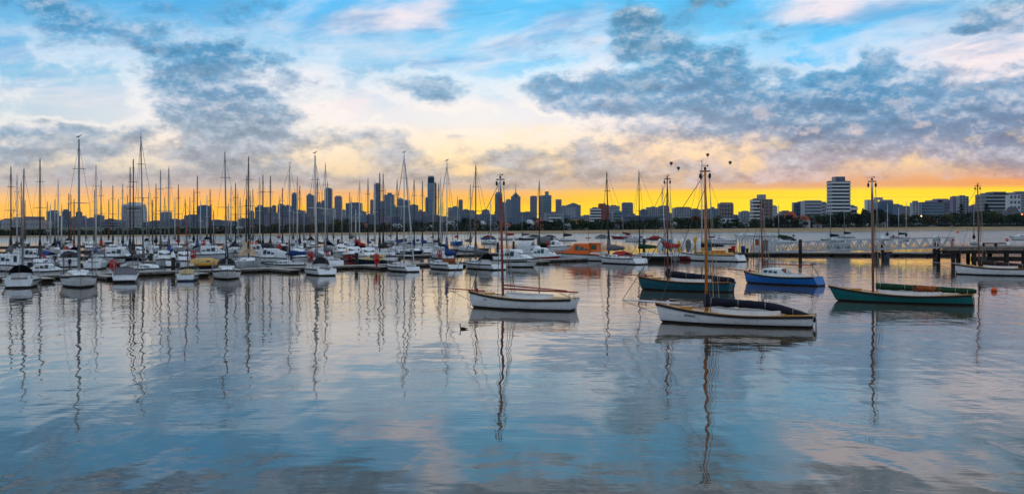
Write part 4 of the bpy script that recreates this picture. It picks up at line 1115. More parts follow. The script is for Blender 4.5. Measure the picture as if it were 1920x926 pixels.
yacht('white yacht bow-on with black sprayhood between the yellow cabin boat and pontoon', 425, 521, R(-74), L=10, B=3.3, hull='white', cover='black', top=286, topx=421.5, hood='black', near=True, group=ROWG, mr=.11, stripe='grey', mx=.04)
yacht('low white yacht moored side-on with deep blue sail cover', 536, 503, R(172), L=6.6, B=2.4, hull='white', cover='dark blue', top=308, topx=543, near=True, group=ROWG, mast=MASTWH, mr=.10, covr=.28, collar=1.8)
o, st, P, L, B, F3 = yacht('white racing yacht with number 12 on its sloping stern', 596, 514, R(114), L=8.8, B=3.2, hull='white', cover='grey', top=291, topx=590.6, hood='grey', near=True, group=ROWG, mast=MASTWH, mr=.16, covr=.3)
lettering(o, '12', .62, (-L*.5 - .10, 0, .50), (0, -1, 0), (-.0, 0, 1), 'stern_number')
lettering(o, 'SYDNEY', .2, (-L*.5 - .07, 0, .76), (0, -1, 0), (-.0, 0, 1), 'stern_name')
yacht('white yacht side-on with twin raked masts above its cabin', 750, 508, R(121), L=7.4, B=2.8, hull='white', cover=None, top=290, topx=757.7, near=True, group=ROWG, mast=MASTWH, mr=.10, mx=-.1)
o, st, P, L, B, F3 = yacht('white yacht with orange cockpit cloth and big blue mainsail cover', 830, 504, R(118), L=8.0, B=3.1, hull='white', cover='dark blue', top=305, topx=838, near=True, group=ROWG, mast=MASTWH, mr=.09, covr=.36, collar=2.0, stripe='black')
part('cockpit_cloth', None, lambda mb: mb.box(-.33*L, -.18*L, -.7, .7, .7, 1.45), CANV['orange'], o)
yacht('white double-ended yacht with black arch and dark mast, beside the blue-covered yacht', 902, 504, R(124), L=8.6, B=3.2, hull='white', cover='grey', top=310, topx=892, hood='black', near=True, group=ROWG, mast=MASTB, mr=.12, covr=.3, collar=1.6)
o, st, P, L, B, F3 = yacht('white yacht with big grey sail cover and red cockpit cloth, bow behind the orange workboat', 1160, 494, R(122), L=10.4, B=3.7, hull='white', cover='grey', top=323, topx=1137.5, near=True, group=ROWG, mast=MASTD, mr=.14, covr=.42, collar=2.8, mx=.1)
part('cockpit_cloth', None, lambda mb: mb.loft([[(x, w*math.cos(a), 1.2 + h*math.sin(a)) for a in [math.pi*i/6 for i in range(7)]] for x, w, h in ((-2.2, .9, .5), (-1.2, 1.0, .8), (.6, .9, .6), (1.0, .7, .3))], cap=False, closed=False), CANV['red'], o, smooth=True)
part('life_ring', None, lambda mb: mb.torus((-L*.42, 1.1, 1.45), .3, .08, 'y', 14, 6), BUOYR, o)
yacht('black racing yacht with dark green sail cover and very dark mast', 1220, 489, R(136), L=9.6, B=3.0, hull='black', cover='green', top=321, topx=1198, near=True, group=ROWG, mast=RAIL, mr=.10, covr=.33, collar=1.6, mx=.2, stripe='grey')
yacht('red and white racing yacht wedged between the black and yellow-cabin yachts', 1264, 487, R(128), L=8.2, B=2.8, hull='red', cover='red', top=350, topx=1241.6, near=True, group=ROWG, mast=MASTWH, mr=.09, covr=.26, mx=.22, stripe='white')
YEL = M_('yellow_ochre_paint', (210, 158, 66), rough=.4, var=.12)
HULLS['yellow'] = YEL
o, st, P, L, B, F3 = yacht('long white yacht with yellow cabin and navy cover, number 38 on its stern', 1330, 489, R(133), L=12.0, B=3.6, hull='white', cabin='yellow', cover='navy', top=305, topx=1316, near=True, group=ROWG, mast=MASTWH, mr=.12, covr=.26, collar=.6, mx=.06)
lettering(o, '38', .8, (-L*.5 - .16, 0, .62), (0, -1, 0), (0, 0, 1), 'stern_number')
part('dodger', None, lambda mb: mb.box(-.22*L, -.10*L, -.9, .9, 1.15, 1.75), M_('orange_timber', (222, 128, 30), var=.2), o)

def runabout():
    p = at(236, 526); o = thing('speedboat', 'white speedboat with fitted grey cover and flat black bimini, stern to camera', 'motor boat', p, R(108))
    L, B = 7.0, 2.7
    st, P = add_hull(o, None, L, B, .95, .75, .7, WHITE, NAVY, WHITE, RAIL, tw=.95, rake=.12, trake=0, fine=2.6, stripe=.30)
    def cv(mb):
        rings = []
        for f, w, h in ((-.40, .86, .15), (-.30, .9, .55), (-.05, .9, .85), (.12, .8, .75), (.3, .5, .2), (.36, .3, .05)):
            rings.append([(f*L, -B/2*w, .74), (f*L, -B/2*w*.7, .74+h*.75), (f*L, 0, .74+h), (f*L, B/2*w*.7, .74+h*.75), (f*L, B/2*w, .74)])
        mb.loft(rings)
    part('boat_cover', None, cv, CANV['grey'], o)
    b = part('bimini', None, lambda mb: mb.loft([[(x, -1.25, 2.35), (x, -1.2, 2.5), (x, 0, 2.6), (x, 1.2, 2.5), (x, 1.25, 2.35)] for x in (-1.2, .2, 1.3)]), CANV['black'], o)
    part('bimini_frame', None, lambda mb: [mb.tube((x, s*1.22, .8), (x*1.1, s*1.22, 2.4), .025, .025, 5) for x in (-1.1, 1.2) for s in (1, -1)], STEEL, b)
    part('swim_platform', None, lambda mb: mb.box(-L/2-.55, -L/2+.05, -B*.42, B*.42, .22, .34), WHITE, o)
runabout()
o, *_ = cruiser('dark hulled launch with rounded yellow cabin cover beside the bow-on yacht', 386, 509, R(20), L=6.4, B=2.5, hull='black', top='cream', cabin_h=.7)
part('cabin_cover', None, lambda mb: mb.loft([[(x, w*math.cos(a), .8 + h*math.sin(a)) for a in [math.pi*i/8 for i in range(9)]] for x, w, h in ((-1.9, 1.0, .7), (-1.2, 1.1, .95), (.6, 1.05, .95), (1.4, .8, .7), (1.8, .5, .3))]), YEL, o, smooth=True)
cruiser('small white cuddy cabin boat between the two left front yachts', 88, 518, R(8), L=5.4, B=2.2, hull='grey white', cabin_h=.75)
cruiser('small navy hulled launch with cream cabin behind the red lifebuoy post', 702, 498, R(176), L=7.0, B=2.4, hull='navy', top='cream', cabin_h=.75)
cruiser('white flybridge cruiser with dark green side stripe behind the red-masted gaff boat', 964, 500, R(-30), L=8.4, B=3.0, hull='white', stripe='green', fly=False, cabin_h=1.35)
cruiser('red hulled cabin cruiser with white wheelhouse beside the front pontoon', 1018, 489, R(-20), L=6.4, B=2.4, hull='red', trim='white', glass=GLASSG, cabin_h=1.3)
cruiser('white sport cruiser with tall arched cream canopy behind the red cruiser', 1003, 483, R(-20), L=7.0, B=3.2, hull='white', arch='white', cabin_h=1.2)
cruiser('white cruiser with curved grey canopy near the dark-masted yacht', 1038, 471, R(-20), L=8.5, B=3.2, hull='white', arch='grey', cabin_h=1.3)
o, st, P, F3 = cruiser('grey workboat with bright orange cabins moored at the front pontoon', 1088, 488.5, R(158), L=9.0, B=3.0, hull='grey white', top='orange', trim=None, glass=GLASSG, cabin_h=1.7)
ORC = M_('orange_superstructure', (232, 104, 12))
part('aft_cabin', None, lambda mb: mb.box(-.36*9, -.235*9, -1.05, 1.05, 1.1, 2.85).box(-.40*9, -.2*9, -1.2, 1.2, 2.85, 2.97), ORC, o)
for sd in (1, -1):
    part('window', ('aw', sd), lambda mb, sd=sd: mb.box(-.345*9, -.25*9, min(sd*1.05, sd*1.08), max(sd*1.05, sd*1.08), 1.9, 2.6), GLASSG, o)
part('gunwale', None, lambda mb: [mb.path([(x*9, sd*(sheer_at(st, x*9, 9)[0]+.03), sheer_at(st, x*9, 9)[1]+.04) for x in [-.48+.96*i/12 for i in range(13)]], .07, 6) for sd in (1, -1)], ORC, o)
part('radar_mast', None, lambda mb: mb.tube((-1.4, 0, 3.2), (-1.4, 0, 5.6), .05, .03, 6).box(-1.7, -1.1, -.5, .5, 3.7, 3.85), MASTB, o)

# ---------------------------------------------------------------- the rows behind: one hull under every mast
SDIR = Vector((.733, .68)); ODIR = Vector((-.68, .733)); S0 = Vector((-53, 110))
def row_point(px, o_):
    u = (px - 960) / F; q = S0 + ODIR * o_
    s = (u * q.y - q.x) / (SDIR.x - u * SDIR.y)
    return q + SDIR * s
def row_wl(px, o_): return YH + CAMH * F / row_point(px, o_).y
OFFS = [16, 31, 47, 64, 83, 104, 128, 156, 190]
MASTS = [ # column, top row, mast kind, hull, cover, tilt of the column's foot
 (20.5,313,'d','white','grey'),(32,328,'w','grey white','navy'),(40,343,'m','white','brown'),(47,375,'b','white','black'),(75,299,'d','grey white','grey'),(89,378,'m','white','dark blue'),
 (94.5,382,'w','white','white'),(103,374,'m','grey white','navy'),(109,338,'w','white','dark blue'),(115.5,385,'w','cream','grey'),(129,363,'d','navy','navy'),(133,365,'b','white','black'),
 (139,374,'b','red','red'),(161,402,'m','white','dark blue'),(180,310,'w','grey white','dark blue'),(177,356,'m','white','grey'),(189.5,338,'m','white','red'),(204,374,'b','navy','black'),(211.6,348,'d','white','grey'),
 (222,373,'m','white','white'),(230,346,'m','grey white','navy'),(239,366,'m','white','grey'),(244,314,'d','white','grey'),(250,299,'d','grey white','black'),(275,392,'m','white','white'),
 (279,361,'m','grey white','cream'),(286,375,'d','white','grey'),(292.5,345,'d','white','navy'),(301,320,'m','grey white','black'),(309,370,'m','white','dark blue'),(316.5,315,'m','white','dark blue'),
 (328,370,'w','white','black'),(334.5,346,'b','grey white','red'),(356,369,'m','white','green'),(363.5,355,'d','white','navy'),(370,330,'d','grey white','dark blue'),(376,377,'w','white','dark blue'),
 (388,366,'w','white','black'),(394,355,'d','blue','navy'),(396,383,'d','white','navy'),(400.5,395,'m','navy','grey'),(428,382,'m','white','grey'),(433,351,'w','grey white','green'),(441.6,344,'d','white','navy'),
 (446,359,'w','white','black'),(450.5,371,'m','cream','brown'),(461,374,'m','white','white'),(466,295,'d','grey white','cream'),(469,359,'m','white','grey'),(474,356,'m','white','dark blue'),
 (487,333,'w','white','black'),(493,328,'d','grey white','navy'),(507,330,'d','white','grey'),(524,368,'w','white','red'),(529.5,353,'d','navy','grey'),(550,392,'m','white','navy'),(557.5,331,'w','white','white'),
 (562,348,'d','grey white','dark blue'),(570,393,'m','white','grey'),(581,368,'b','white','brown'),(595,333,'d','white','navy'),(610,308,'w','white','grey'),(614,342,'m','grey white','dark blue'),(625,388,'m','white','green'),(641,372,'m','white','white'),
 (655.6,361,'m','white','green'),(659,370,'w','grey white','grey'),(667,393,'w','navy','red'),(674,340,'w','white','red'),(690,336,'d','white','dark blue'),(703,340,'w','white','grey'),
 (712,325,'d','navy','black'),(718.5,326,'d','white','navy'),(744.6,337,'d','white','dark blue'),(733,368,'m','grey white','grey'),(776.5,338,'d','navy','dark blue'),(792,340,'d','white','dark blue'),(812,378,'m','white','grey'),
 (822,344,'d','white','navy'),(825.5,335,'w','grey white','black'),(829,380,'m','white','white'),(858,369,'m','blue','red'),(882,346,'m','white','grey'),(920,376,'w','white','red'),
 (1011,340,'d','white','green')]
placed = []
KM = {'d': MASTD, 'w': MASTWH, 'm': MASTW, 'b': MASTB}
KN = {'d': 'dark', 'w': 'white', 'm': 'grey', 'b': 'brown'}
MARKS = [(-50, 'the left edge'), (42, 'the blue-wrapped mast'), (148, 'the gull-topped tall mast'), (227, 'the white striped tower'), (264, 'the tallest mast'), (347, 'the cream boat mast'), (421, 'the bow-on black-hooded yacht mast'),
         (478, 'the broad dark tower block'), (543, 'the deep blue covered mast'), (590, 'the number 12 yacht mast'), (640, 'the squared dark tower'), (701, 'the tall slab tower'), (757, 'the raked twin mast'), (801, 'the highest skyscraper'), (838, 'the orange-cloth yacht mast'), (892, 'the black-arch yacht mast'), (938, 'the dark red gaff mast'), (1011, 'the stepped teal tower')]
ords = ordinals([m[0] for m in MASTS], MARKS)
rj = random.Random(11)
for (mx_, mt, k, hu, cv) in sorted(MASTS, key=lambda m: m[1]):
    want = YH + .70 * (YH - mt)
    best = None
    for o_ in OFFS:
        if o_ < 40 and 300 < mx_ < 700 and False: continue
        pp = row_point(mx_, o_)
        wl = YH + CAMH * F / pp.y
        if wl < 456: continue
        s_ = (pp - (S0 + ODIR * o_)).dot(SDIR)
        clash = any(abs(s_ - s2) < 4.3 and o2 == o_ for s2, o2 in placed)
        H = hz(mt, pp.y)
        cost = abs(wl - want) + (200 if clash else 0) + (30 if H > 19 or H < 8.5 else 0)
        if best is None or cost < best[0]: best = (cost, o_, wl, s_, H)
    cost, o_, wl, s_, H = best
    placed.append((s_, o_))
    Lb = max(7.0, min(12.0, H * .68))
    away = rj.random() < .45
    rz = math.atan2(ODIR.y, ODIR.x) + (0 if away else math.pi) + R(-22) + R(rj.uniform(-5, 5))
    word, mk = ords[mx_]
    near_ = False
    lab = f"{hu} yacht with {KN[k]} mast, {word} mast right of {mk}"
    yacht(lab, mx_, wl, rz, L=Lb, hull=hu, cover=cv, top=mt, group='yachts in the rows behind the front pontoon', mast=KM[k], mr=.075 + .00030 * pp.y * 0 + .0003 * dist(wl), mx=.02,
          hood=('navy' if rj.random() < .25 else None), covr=.22 + rj.random() * .12, collar=1.0 + rj.random())

# motor boats filling the rows
rm = random.Random(5)
MOT = [(8,508,'white',None,None,'white cabin cruiser against the left edge behind the front pontoon'),(128,499,'white',None,'navy','white cruiser with blue canopy left behind the gull-topped yacht'),(236,474,'white',None,None,'white wheelhouse cruiser below the striped tower'),
 (222,492,'grey white',None,'grey','grey cruiser with grey cover behind the speedboat'),(310,499,'grey white',None,'grey','grey white cruiser left of the black pile by the cream boat'),(345,500,'white','dark blue',None,'white cruiser with blue stripe right of the black pile'),
 (398,487,'grey white',None,'grey','low grey cruiser under the brown mast left of the bow-on yacht'),(482,481,'white',None,None,'white wheelhouse fishing boat with orange roof floats'),(503,492,'white',None,'white','white sedan cruiser right of the tented yacht'),
 (640,482,'grey white',None,'dark blue','grey cruiser with blue canopy behind the number 12 yacht'),(662,489,'red',None,None,'red hulled runabout just behind the middle pile'),(780,466,'white',None,'black','big white flybridge cruiser below the highest skyscraper'),
 (690,492,'white',None,'white','white cruiser behind the navy launch'),(560,492,'white',None,'black','white runabout left of the number 12 yacht'),(60,493,'white','dark blue','dark blue','white cruiser with blue stripe near the left edge'),
 (168,472,'grey white',None,'black','dark canopied cruiser right of the gull-topped mast'),(262,486,'white',None,'grey','white cruiser with grey canopy below the tallest mast'),(430,470,'white',None,'white','white cruiser in the back rows above the black sprayhood')]
for px, wl, hu, sp, cv, lab in MOT:
    o, *_ = cruiser(lab, px, wl, R(rm.choice([-60, -75, 115, 10, 170])), L=rm.uniform(6.5, 8.5) if px != 780 else 11, hull=hu, stripe=sp, canvas=cv, fly=(px == 780), group='motor boats in the marina rows')
    if px == 482: part('roof_float', None, lambda mb: [mb.ell((x, y, 2.55), .35, .22, .16, 8, 6) for x, y in ((-1, -.5), (-.2, .3), (-.9, .5))], BUOYO, o)

# yacht under a cream tent
o, st, P, L, B, F3 = yacht('white yacht under a peaked cream canvas tent with dark mast', 462, 492, R(-80), L=9, B=3.4, hull='white', cover=None, top=330, topx=463, near=False, mast=MASTD, mr=.1, boom=False, group='yachts in the rows behind the front pontoon')
part('canvas_tent', None, lambda mb: mb.add([(-3, -1.7, 1.0), (3.2, -1.2, 1.1), (3.2, 1.2, 1.1), (-3, 1.7, 1.0), (-2.6, 0, 2.7), (.2, 0, 3.6), (3.0, 0, 1.9)],
     [(0, 1, 6, 5), (0, 5, 4), (3, 5, 6, 2), (3, 4, 5), (0, 4, 3), (1, 2, 6)]), CANV['cream'], o)

# ---------------------------------------------------------------- pontoons and fingers
def plank_run(label, a, b, w, name='floating_pontoon', top=.45, planks=True, m=CONC, cat='pontoon', group=None):
    a = Vector(a); b = Vector(b); L = (b - a).length; c = (a + b) / 2
    o = thing(name, label, cat, (c.x, c.y, 0), math.atan2(b.y - a.y, b.x - a.x), group)
    part('deck', None, lambda mb: mb.box(-L/2, L/2, -w/2, w/2, top - .09, top), m, o)
    part('waler', None, lambda mb: mb.box(-L/2+.02, L/2-.02, -w/2-.07, -w/2-.002, top - .26, top - .03).box(-L/2+.02, L/2-.02, w/2+.002, w/2+.07, top - .26, top - .03), TIMB, o, kind='stuff')
    n = max(2, int(L / 6))
    part('floats', None, lambda mb: [mb.box(-L/2 + L*(i+.06)/n, -L/2 + L*(i+.94)/n, -w/2+.1, w/2-.1, -.3, top - .10) for i in range(n)], FLOAT, o, kind='stuff')
    return o
def line_pt(o_, s): q = S0 + ODIR * o_ + SDIR * s; return (q.x, q.y)
plank_run('long front pontoon running from the left edge to the grey-covered yacht', line_pt(5, -12), line_pt(5, 96), 2.4)
PL = ['second', 'third', 'fourth', 'fifth', 'sixth']
for i, o_ in enumerate((39, 73, 116, 173)):
    plank_run(f'{PL[i]} pontoon back from the front one, half hidden by yachts', line_pt(o_, -10 + i*8), line_pt(o_, 118 + i*14), 2.2)
FING = [(222, 525, 'beside the speedboat, at its left'), (392, 519, 'between the cream boat and the bow-on yacht'), (560, 512, 'left of the number 12 yacht'), (722, 505, 'under the big red lifebuoy post'), (874, 501, 'between the blue-covered and black-arch yachts'), (1012, 494, 'below the red hulled cruiser'), (100, 529, 'between the two left front yachts')]
for px, py, t_ in FING:
    p = at(px, py); q = p.xy
    s_ = (q - S0).dot(SDIR); e = S0 + ODIR * 4.0 + SDIR * s_
    e2 = e + Vector((.62, -.78)) * max(5.0, (q - e).length * 1.0)
    plank_run('short mooring finger ' + t_, (e.x, e.y), (e2.x, e2.y), 1.3, 'mooring_finger', top=.42, group='mooring fingers of the front pontoon')

def pile(label, px, wl, top_y, r=.24, capc=WHITE, m=TIMD, name='mooring_pile'):
    p = at(px, wl); H = hz(top_y, p.y); o = thing(name, label, 'pile', p, 0, 'mooring piles with conical caps')
    hcap = .75 if capc else 0
    part('post', None, lambda mb: mb.tube((0, 0, -1.5), (0, 0, H - hcap), r, r, 12), m, o, smooth=True)
    if capc: part('cap', None, lambda mb: mb.tube((0, 0, H - hcap), (0, 0, H - hcap + .12), r*1.15, r*1.15, 12).tube((0, 0, H - hcap + .12), (0, 0, H), r*1.15, .02, 12), capc, o)
pile('black pile with white cone cap left of the cream decked boat', 325, 513, 471, .26)
pile('black pile with white cone cap on the pontoon left of the navy launch', 668.5, 501, 464, .26)
pile('black pile with white cone cap beside the black racing yacht', 1207.5, 475, 441, .30)
pile('slim pile with white cap between cruiser and orange workboat, in open water', 963, 466, 447, .28)
pile('slim dark pile left of the dark red gaff mast', 933, 466, 449, .28)
pile('black pile behind the gangway left half', 1500.5, 482, 449, .32, capc=None)
pile('pile with white cone cap seen through the gangway near the teal boat mast', 1655, 482, 440, .32)
pile('pile with white top seen through the gangway right end', 1752, 480, 441, .32)
pile('pile with pale green top at the gangway right end', 1760, 480, 442, .3, capc=GREENH)
pile('short black pile behind the far left yachts', 53, 476, 450, .3)
pile('small pile with white cap in the back row left of the number 12 yacht', 571.5, 474, 449, .3)
pile('small pile with white cap in the back row below the squared dark tower', 634, 466, 443, .3)
pile('small pile with white cap one row nearer, below the dark blocks', 647.5, 474, 450, .3)
pile('small pile with white cap left of the tall slab tower', 672, 464, 444, .3)
pile('dark capped pile among the covered boats right of the tallest mast', 283.5, 494, 466, .26)

def lifebuoy(label, px, wl, top_y):
    p = at(px, wl); d = p.y; H = hz(top_y, d); o = thing('lifebuoy_post', label, 'lifebuoy', (p.x, d, .4), 0, 'red lifebuoy posts on the pontoons')
    H -= .4; q = max(.8, H)
    part('post', None, lambda mb: mb.box(-.11, .11, -.08, .08, 0, q - .25), BUOYR, o)
    part('ring', None, lambda mb: mb.torus((0, -.16, q - .5), .38, .10, 'y', 18, 8), BUOYR, o, smooth=True)
    part('ring', None, lambda mb: mb.torus((.10, -.34, q - 1.0), .30, .09, 'y', 18, 8), BUOYR, o, smooth=True)
for a in (('red lifebuoy post left of the gull-topped yacht', 82, 497, 477), ('red lifebuoy post in the second row left of the gull-topped mast', 125, 484, 461), ('red lifebuoy post just left of the speedboat', 213, 515, 486),
          ('red lifebuoy post right of the cream boat mast', 363, 499, 470), ('red lifebuoy behind the yellow covered launch', 372, 486, 463), ('red lifebuoy post in the back rows right of the cream boat', 382, 473, 450),
          ('red lifebuoy post left of the deep blue sail cover', 524, 486, 457), ('red lifebuoy post just left of the number 12 yacht mast', 584, 495, 471), ('red lifebuoy post right of the number 12 yacht mast', 612, 493, 463),
          ('largest red lifebuoy post, on the front pontoon by the navy launch', 706, 506, 475), ('red lifebuoy far back left of the raked twin masts', 752, 463, 448), ('red lifebuoy under the blue mainsail cover', 824, 486, 469), ('red lifebuoy post behind the red hulled cruiser', 1026, 474, 452)):
    lifebuoy(*a)

# ---------------------------------------------------------------- upright dinghy hulls on a storage pontoon behind the yellow cabin yacht
plank_run('low storage pontoon carrying the upright dinghy hulls', (xx(1236, 205), 205), (xx(1366, 205), 205), 5, 'storage_pontoon')
for i, (px, top, c, lab) in enumerate(((1236, 447, 'white', 'white dinghy hull standing upright, leftmost of the row'), (1244, 446, 'turquoise', 'pale blue hull standing upright second from left'), (1258, 448, 'turquoise', 'turquoise hull leaning upright right of the red brown mast'),
     (1266, 447, 'white', 'white hull upright behind the red racing yacht'), (1272, 450, 'yellow', 'yellow hull standing upright right of the turquoise one'), (1280, 447, 'white', 'wide white hull upright in the middle of the row'), (1290, 448, 'grey', 'grey white hull upright left of the big orange yellow one'),
     (1296, 452, 'white', 'narrow pale hull touching the big orange yellow one'), (1303, 443, 'yellow', 'big orange yellow hull standing upright, tallest of the row'), (1309, 446, 'white', 'white hull upright right of the big orange yellow one'), (1318, 449, 'yellow', 'small yellow hull top beside the orange varnished mast'), (1330, 451, 'turquoise', 'blue green hull upright right of the orange varnished mast'))):
    d = 205 + (i % 3) * .9; H = hz(top, d) - .45
    o = thing('upright_dinghy_hull', lab, 'dinghy', (xx(px, d), d, .45), R(180 + (i * 37) % 50 - 25), 'dinghy hulls stored upright')
    o.rotation_euler = (0, R(((i * 53) % 9) - 4), o.rotation_euler.z)
    def hl(mb):
        rings = []
        for k in range(9):
            f = k / 8; w = .55 * math.sin(math.pi * (.18 + .82 * (1 - f))) ** .7 if f < 1 else .02
            rings.append([(w * math.cos(a), .28 * w * 1.6 * math.sin(a) if math.sin(a) > 0 else .05 * math.sin(a), f * H) for a in [2*math.pi*j/10 for j in range(10)]])
        mb.loft(rings)
    part('hull', None, hl, CANV[c] if c != 'white' else WHITE, o, smooth=True)
    part('thwart', None, lambda mb: mb.box(-.4, .4, -.1, -.05, H * .4, H * .45), TIMB, o)
o = thing('covered_dinghy', 'crimson covered dinghy slung beside the upright hulls', 'dinghy', (xx(1256, 200), 200, .5), R(5))
part('hull', None, lambda mb: mb.loft([[(x, w*math.cos(a), 1.6 + w*math.sin(a)*.7 + z) for a in [2*math.pi*j/10 for j in range(10)]] for x, w, z in ((-1.9, .1, .9), (-1.2, .5, .4), (0, .65, 0), (1.2, .55, -.1), (1.9, .3, .1))]), CANV['red'], o, smooth=True)
part('trestle', None, lambda mb: mb.box(-1.2, -1.1, -.4, .4, 0, 1.2).box(1.1, 1.2, -.4, .4, 0, 1.1), GALV, o)

# ---------------------------------------------------------------- fuel pontoon, kiosk, gangway, wharf
plank_run('long low pontoon under the gangway, right of the yellow cabin yacht', (xx(1378, 208), 208), (xx(1792, 206), 206), 5.0, top=.62)
d0 = 207
o = thing('glazed_shelter', 'glazed pontoon shelter with flat roof left of the gangway', 'shelter', (xx(1416, d0), d0, .62), 0)
w = xx(1449, d0) - xx(1384, d0); h = hz(446, d0) - .62
part('roof', None, lambda mb: mb.box(-w/2-.25, w/2+.25, -1.6, 1.6, h-.22, h), GALV, o)
for i in range(7):
    x = -w/2 + w * i / 6
    for y in (-1.4, 1.4):
        part('post', ('gs', round(h, 2)), lambda mb: mb.box(-.07, .07, -.07, .07, 0, h-.22), GALV, o, loc=(x, y, 0))
PAN = bpy.data.materials.new('clear_panel'); PAN.use_nodes = True
pb = PAN.node_tree.nodes['Principled BSDF']; pb.inputs['Base Color'].default_value = (.62, .72, .74, 1); pb.inputs['Roughness'].default_value = .1; pb.inputs['Alpha'].default_value = .35
for i in (0, 1, 3, 4, 5):
    x = -w/2 + w * (i + .5) / 6
    part('glass_panel', ('gp', round(h, 2)), lambda mb: mb.box(-w/12+.09, w/12-.09, -.015, .015, .25, h-.4), PAN if i not in (4,) else CANV['grey'], o, loc=(x, -1.4, 0))
part('notice_board', None, lambda mb: mb.box(-.35, .35, -1.5, -1.44, 1.4, 2.5), CANV['orange'], o)
for lab, px, c, hh, r in (('dark red bin at the left end of the glazed shelter', 1375, 'red', 1.25, .42), ('blue bin standing inside the glazed shelter', 1393, 'dark blue', 1.25, .42), ('small black bin right of the blue bin', 1401, 'black', .8, .27), ('small dark crate left of the dark red bin', 1368.5, 'black', .8, .35)):
    o = thing('bin', lab, 'bin', (xx(px, 205.6), 205.6, .62), 0)
    part('body', None, lambda mb: mb.tube((0, 0, 0), (0, 0, hh-.1), r*.88, r, 14), CANV[c], o, smooth=True)
    part('lid', None, lambda mb: mb.tube((0, 0, hh-.1), (0, 0, hh), r*1.06, r*.95, 14), CANV[c], o)
LIME = M_('lime_green_rubber', (70, 200, 30), rough=.4, var=.15)
o = thing('inflatable_dinghy', 'lime green inflatable dinghy at the pontoon corner behind the stern numbered 38', 'dinghy', at(1372, 486), R(20))
part('tube', None, lambda mb: mb.loft([[(1.5*math.cos(t) + .28*math.cos(a)*math.cos(t), .75*math.sin(t) + .28*math.cos(a)*math.sin(t), .3 + .28*math.sin(a)) for a in [2*math.pi*j/8 for j in range(8)]] for t in [2*math.pi*i/20 for i in range(21)]], cap=False), LIME, o, smooth=True)
part('floor', None, lambda mb: mb.box(-1.2, 1.2, -.5, .5, .12, .2), BLACKH, o)
part('bow_fender', None, lambda mb: mb.torus((-1.5, 0, .45), .4, .12, 'y', 12, 6), LIME, o)

# gangway: aluminium truss from the pontoon up to the wharf
A = Vector((xx(1450, 203), 203, .78)); Bq = Vector((xx(1788, 186), 186, 2.05))
gl = (Bq - A).length; o = thing('gangway', 'long galvanised truss gangway with zigzag side rails leading to the wharf', 'gangway', A, math.atan2(Bq.y - A.y, Bq.x - A.x))
sl = (Bq.z - A.z); hl_ = (Bq.xy - A.xy).length
def gp(f, z, y): return (hl_ * f, y, sl * f + z)
part('deck', None, lambda mb: mb.loft([[gp(f, .02, -.75), gp(f, .02, .75), gp(f, .12, .75), gp(f, .12, -.75)] for f in (0, 1)]), TIMB, o)
for sd in (-.85, .85):
    part('top_chord', None, lambda mb: mb.loft([[gp(f, 1.55 + (.15*math.sin(f*math.pi)), sd-.11), gp(f, 1.55+(.15*math.sin(f*math.pi)), sd+.11), gp(f, 1.80+(.15*math.sin(f*math.pi)), sd+.11), gp(f, 1.80+(.15*math.sin(f*math.pi)), sd-.11)] for f in [i/20 for i in range(21)]]), GALV, o)
    part('bottom_chord', None, lambda mb: mb.loft([[gp(f, -.12, sd-.1), gp(f, -.12, sd+.1), gp(f, .2, sd+.1), gp(f, .2, sd-.1)] for f in (0, 1)]), GALV, o)
    n = 17
    for i in range(n):
        f0 = (i) / n; f1 = (i + .5) / n; f2 = (i + 1) / n
        tp = lambda f: 1.6 + .15*math.sin(f*math.pi)
        part('brace', None, lambda mb: mb.tube(gp(f0 + .002, .15, sd), gp(f1, tp(f1), sd), .12, .12, 4), GALV, o)
        part('brace', None, lambda mb: mb.tube(gp(f1, tp(f1), sd), gp(f2 - .002, .15, sd), .12, .12, 4), GALV, o)
    for f in (0.003, .5, .72, .997):
        part('upright', None, lambda mb: mb.tube(gp(f, .1, sd), gp(f, 1.62, sd), .16, .16, 4), GALV, o)
for px, wl in ((1644, 489), (1663, 487)):
    p = at(px, wl)
    o2 = thing('gangway_support_pile', 'thick black pile under the gangway ' + ('left of the teal boat mast' if px == 1644 else 'just right of the teal boat mast'), 'pile', p, 0, 'piles under the gangway')
    part('post', None, lambda mb: mb.tube((0, 0, -1), (0, 0, 1.35 if px > 1650 else 1.5), .42, .42, 12), TIMD if px == 1644 else M_('blue_black_pile', (30, 52, 74), var=.3), o2, smooth=True)
    part('crosshead', None, lambda mb: mb.box(-.8, .8, -.4, .4, 1.1, 1.35), TIMD, o2)

# wharf
dw = 158; x0 = xx(1787, dw); x1 = xx(2120, dw); zt = hz(463, dw)
o = thing('timber_wharf', 'dark timber wharf on black piles entering from the right edge', 'wharf', (x0, dw, 0), 0)
zt -= .0
npl = 44; pw = (x1 - x0 + 2.0) / npl
for i in range(npl):
    part('deck_plank', 'wp', lambda mb: mb.box(.012, pw - .012, -.0, 7.0, zt - .09, zt), TIMB, o, loc=(-1.6 + i * pw, 0, (i * 37 % 5) * .004))
part('edge_beam', None, lambda mb: mb.box(-1.6, x1 - x0 + .4, -.22, -.01, zt - .5, zt - .02), TIMB, o)
part('lower_beam', None, lambda mb: mb.box(-1.6, x1 - x0 + .4, -.12, .1, zt - 1.0, zt - .52), TIMD, o)
for i, px in enumerate((1787, 1826, 1845, 1887, 1919, 1960, 2000, 2040, 2090)):
    for y in (.25, 5.8):
        part('pile', ('wp', i % 2), lambda mb: mb.tube((0, 0, -1.5), (0, 0, zt - .55), .30 + .05 * (i % 2), .30 + .05 * (i % 2), 12), TIMD, o, loc=(xx(px, dw) - x0 + .12, y, 0), smooth=True)
part('fender_beam', None, lambda mb: mb.box(2.8, x1 - x0, .12, .5, .55, 1.25), TIMD, o)
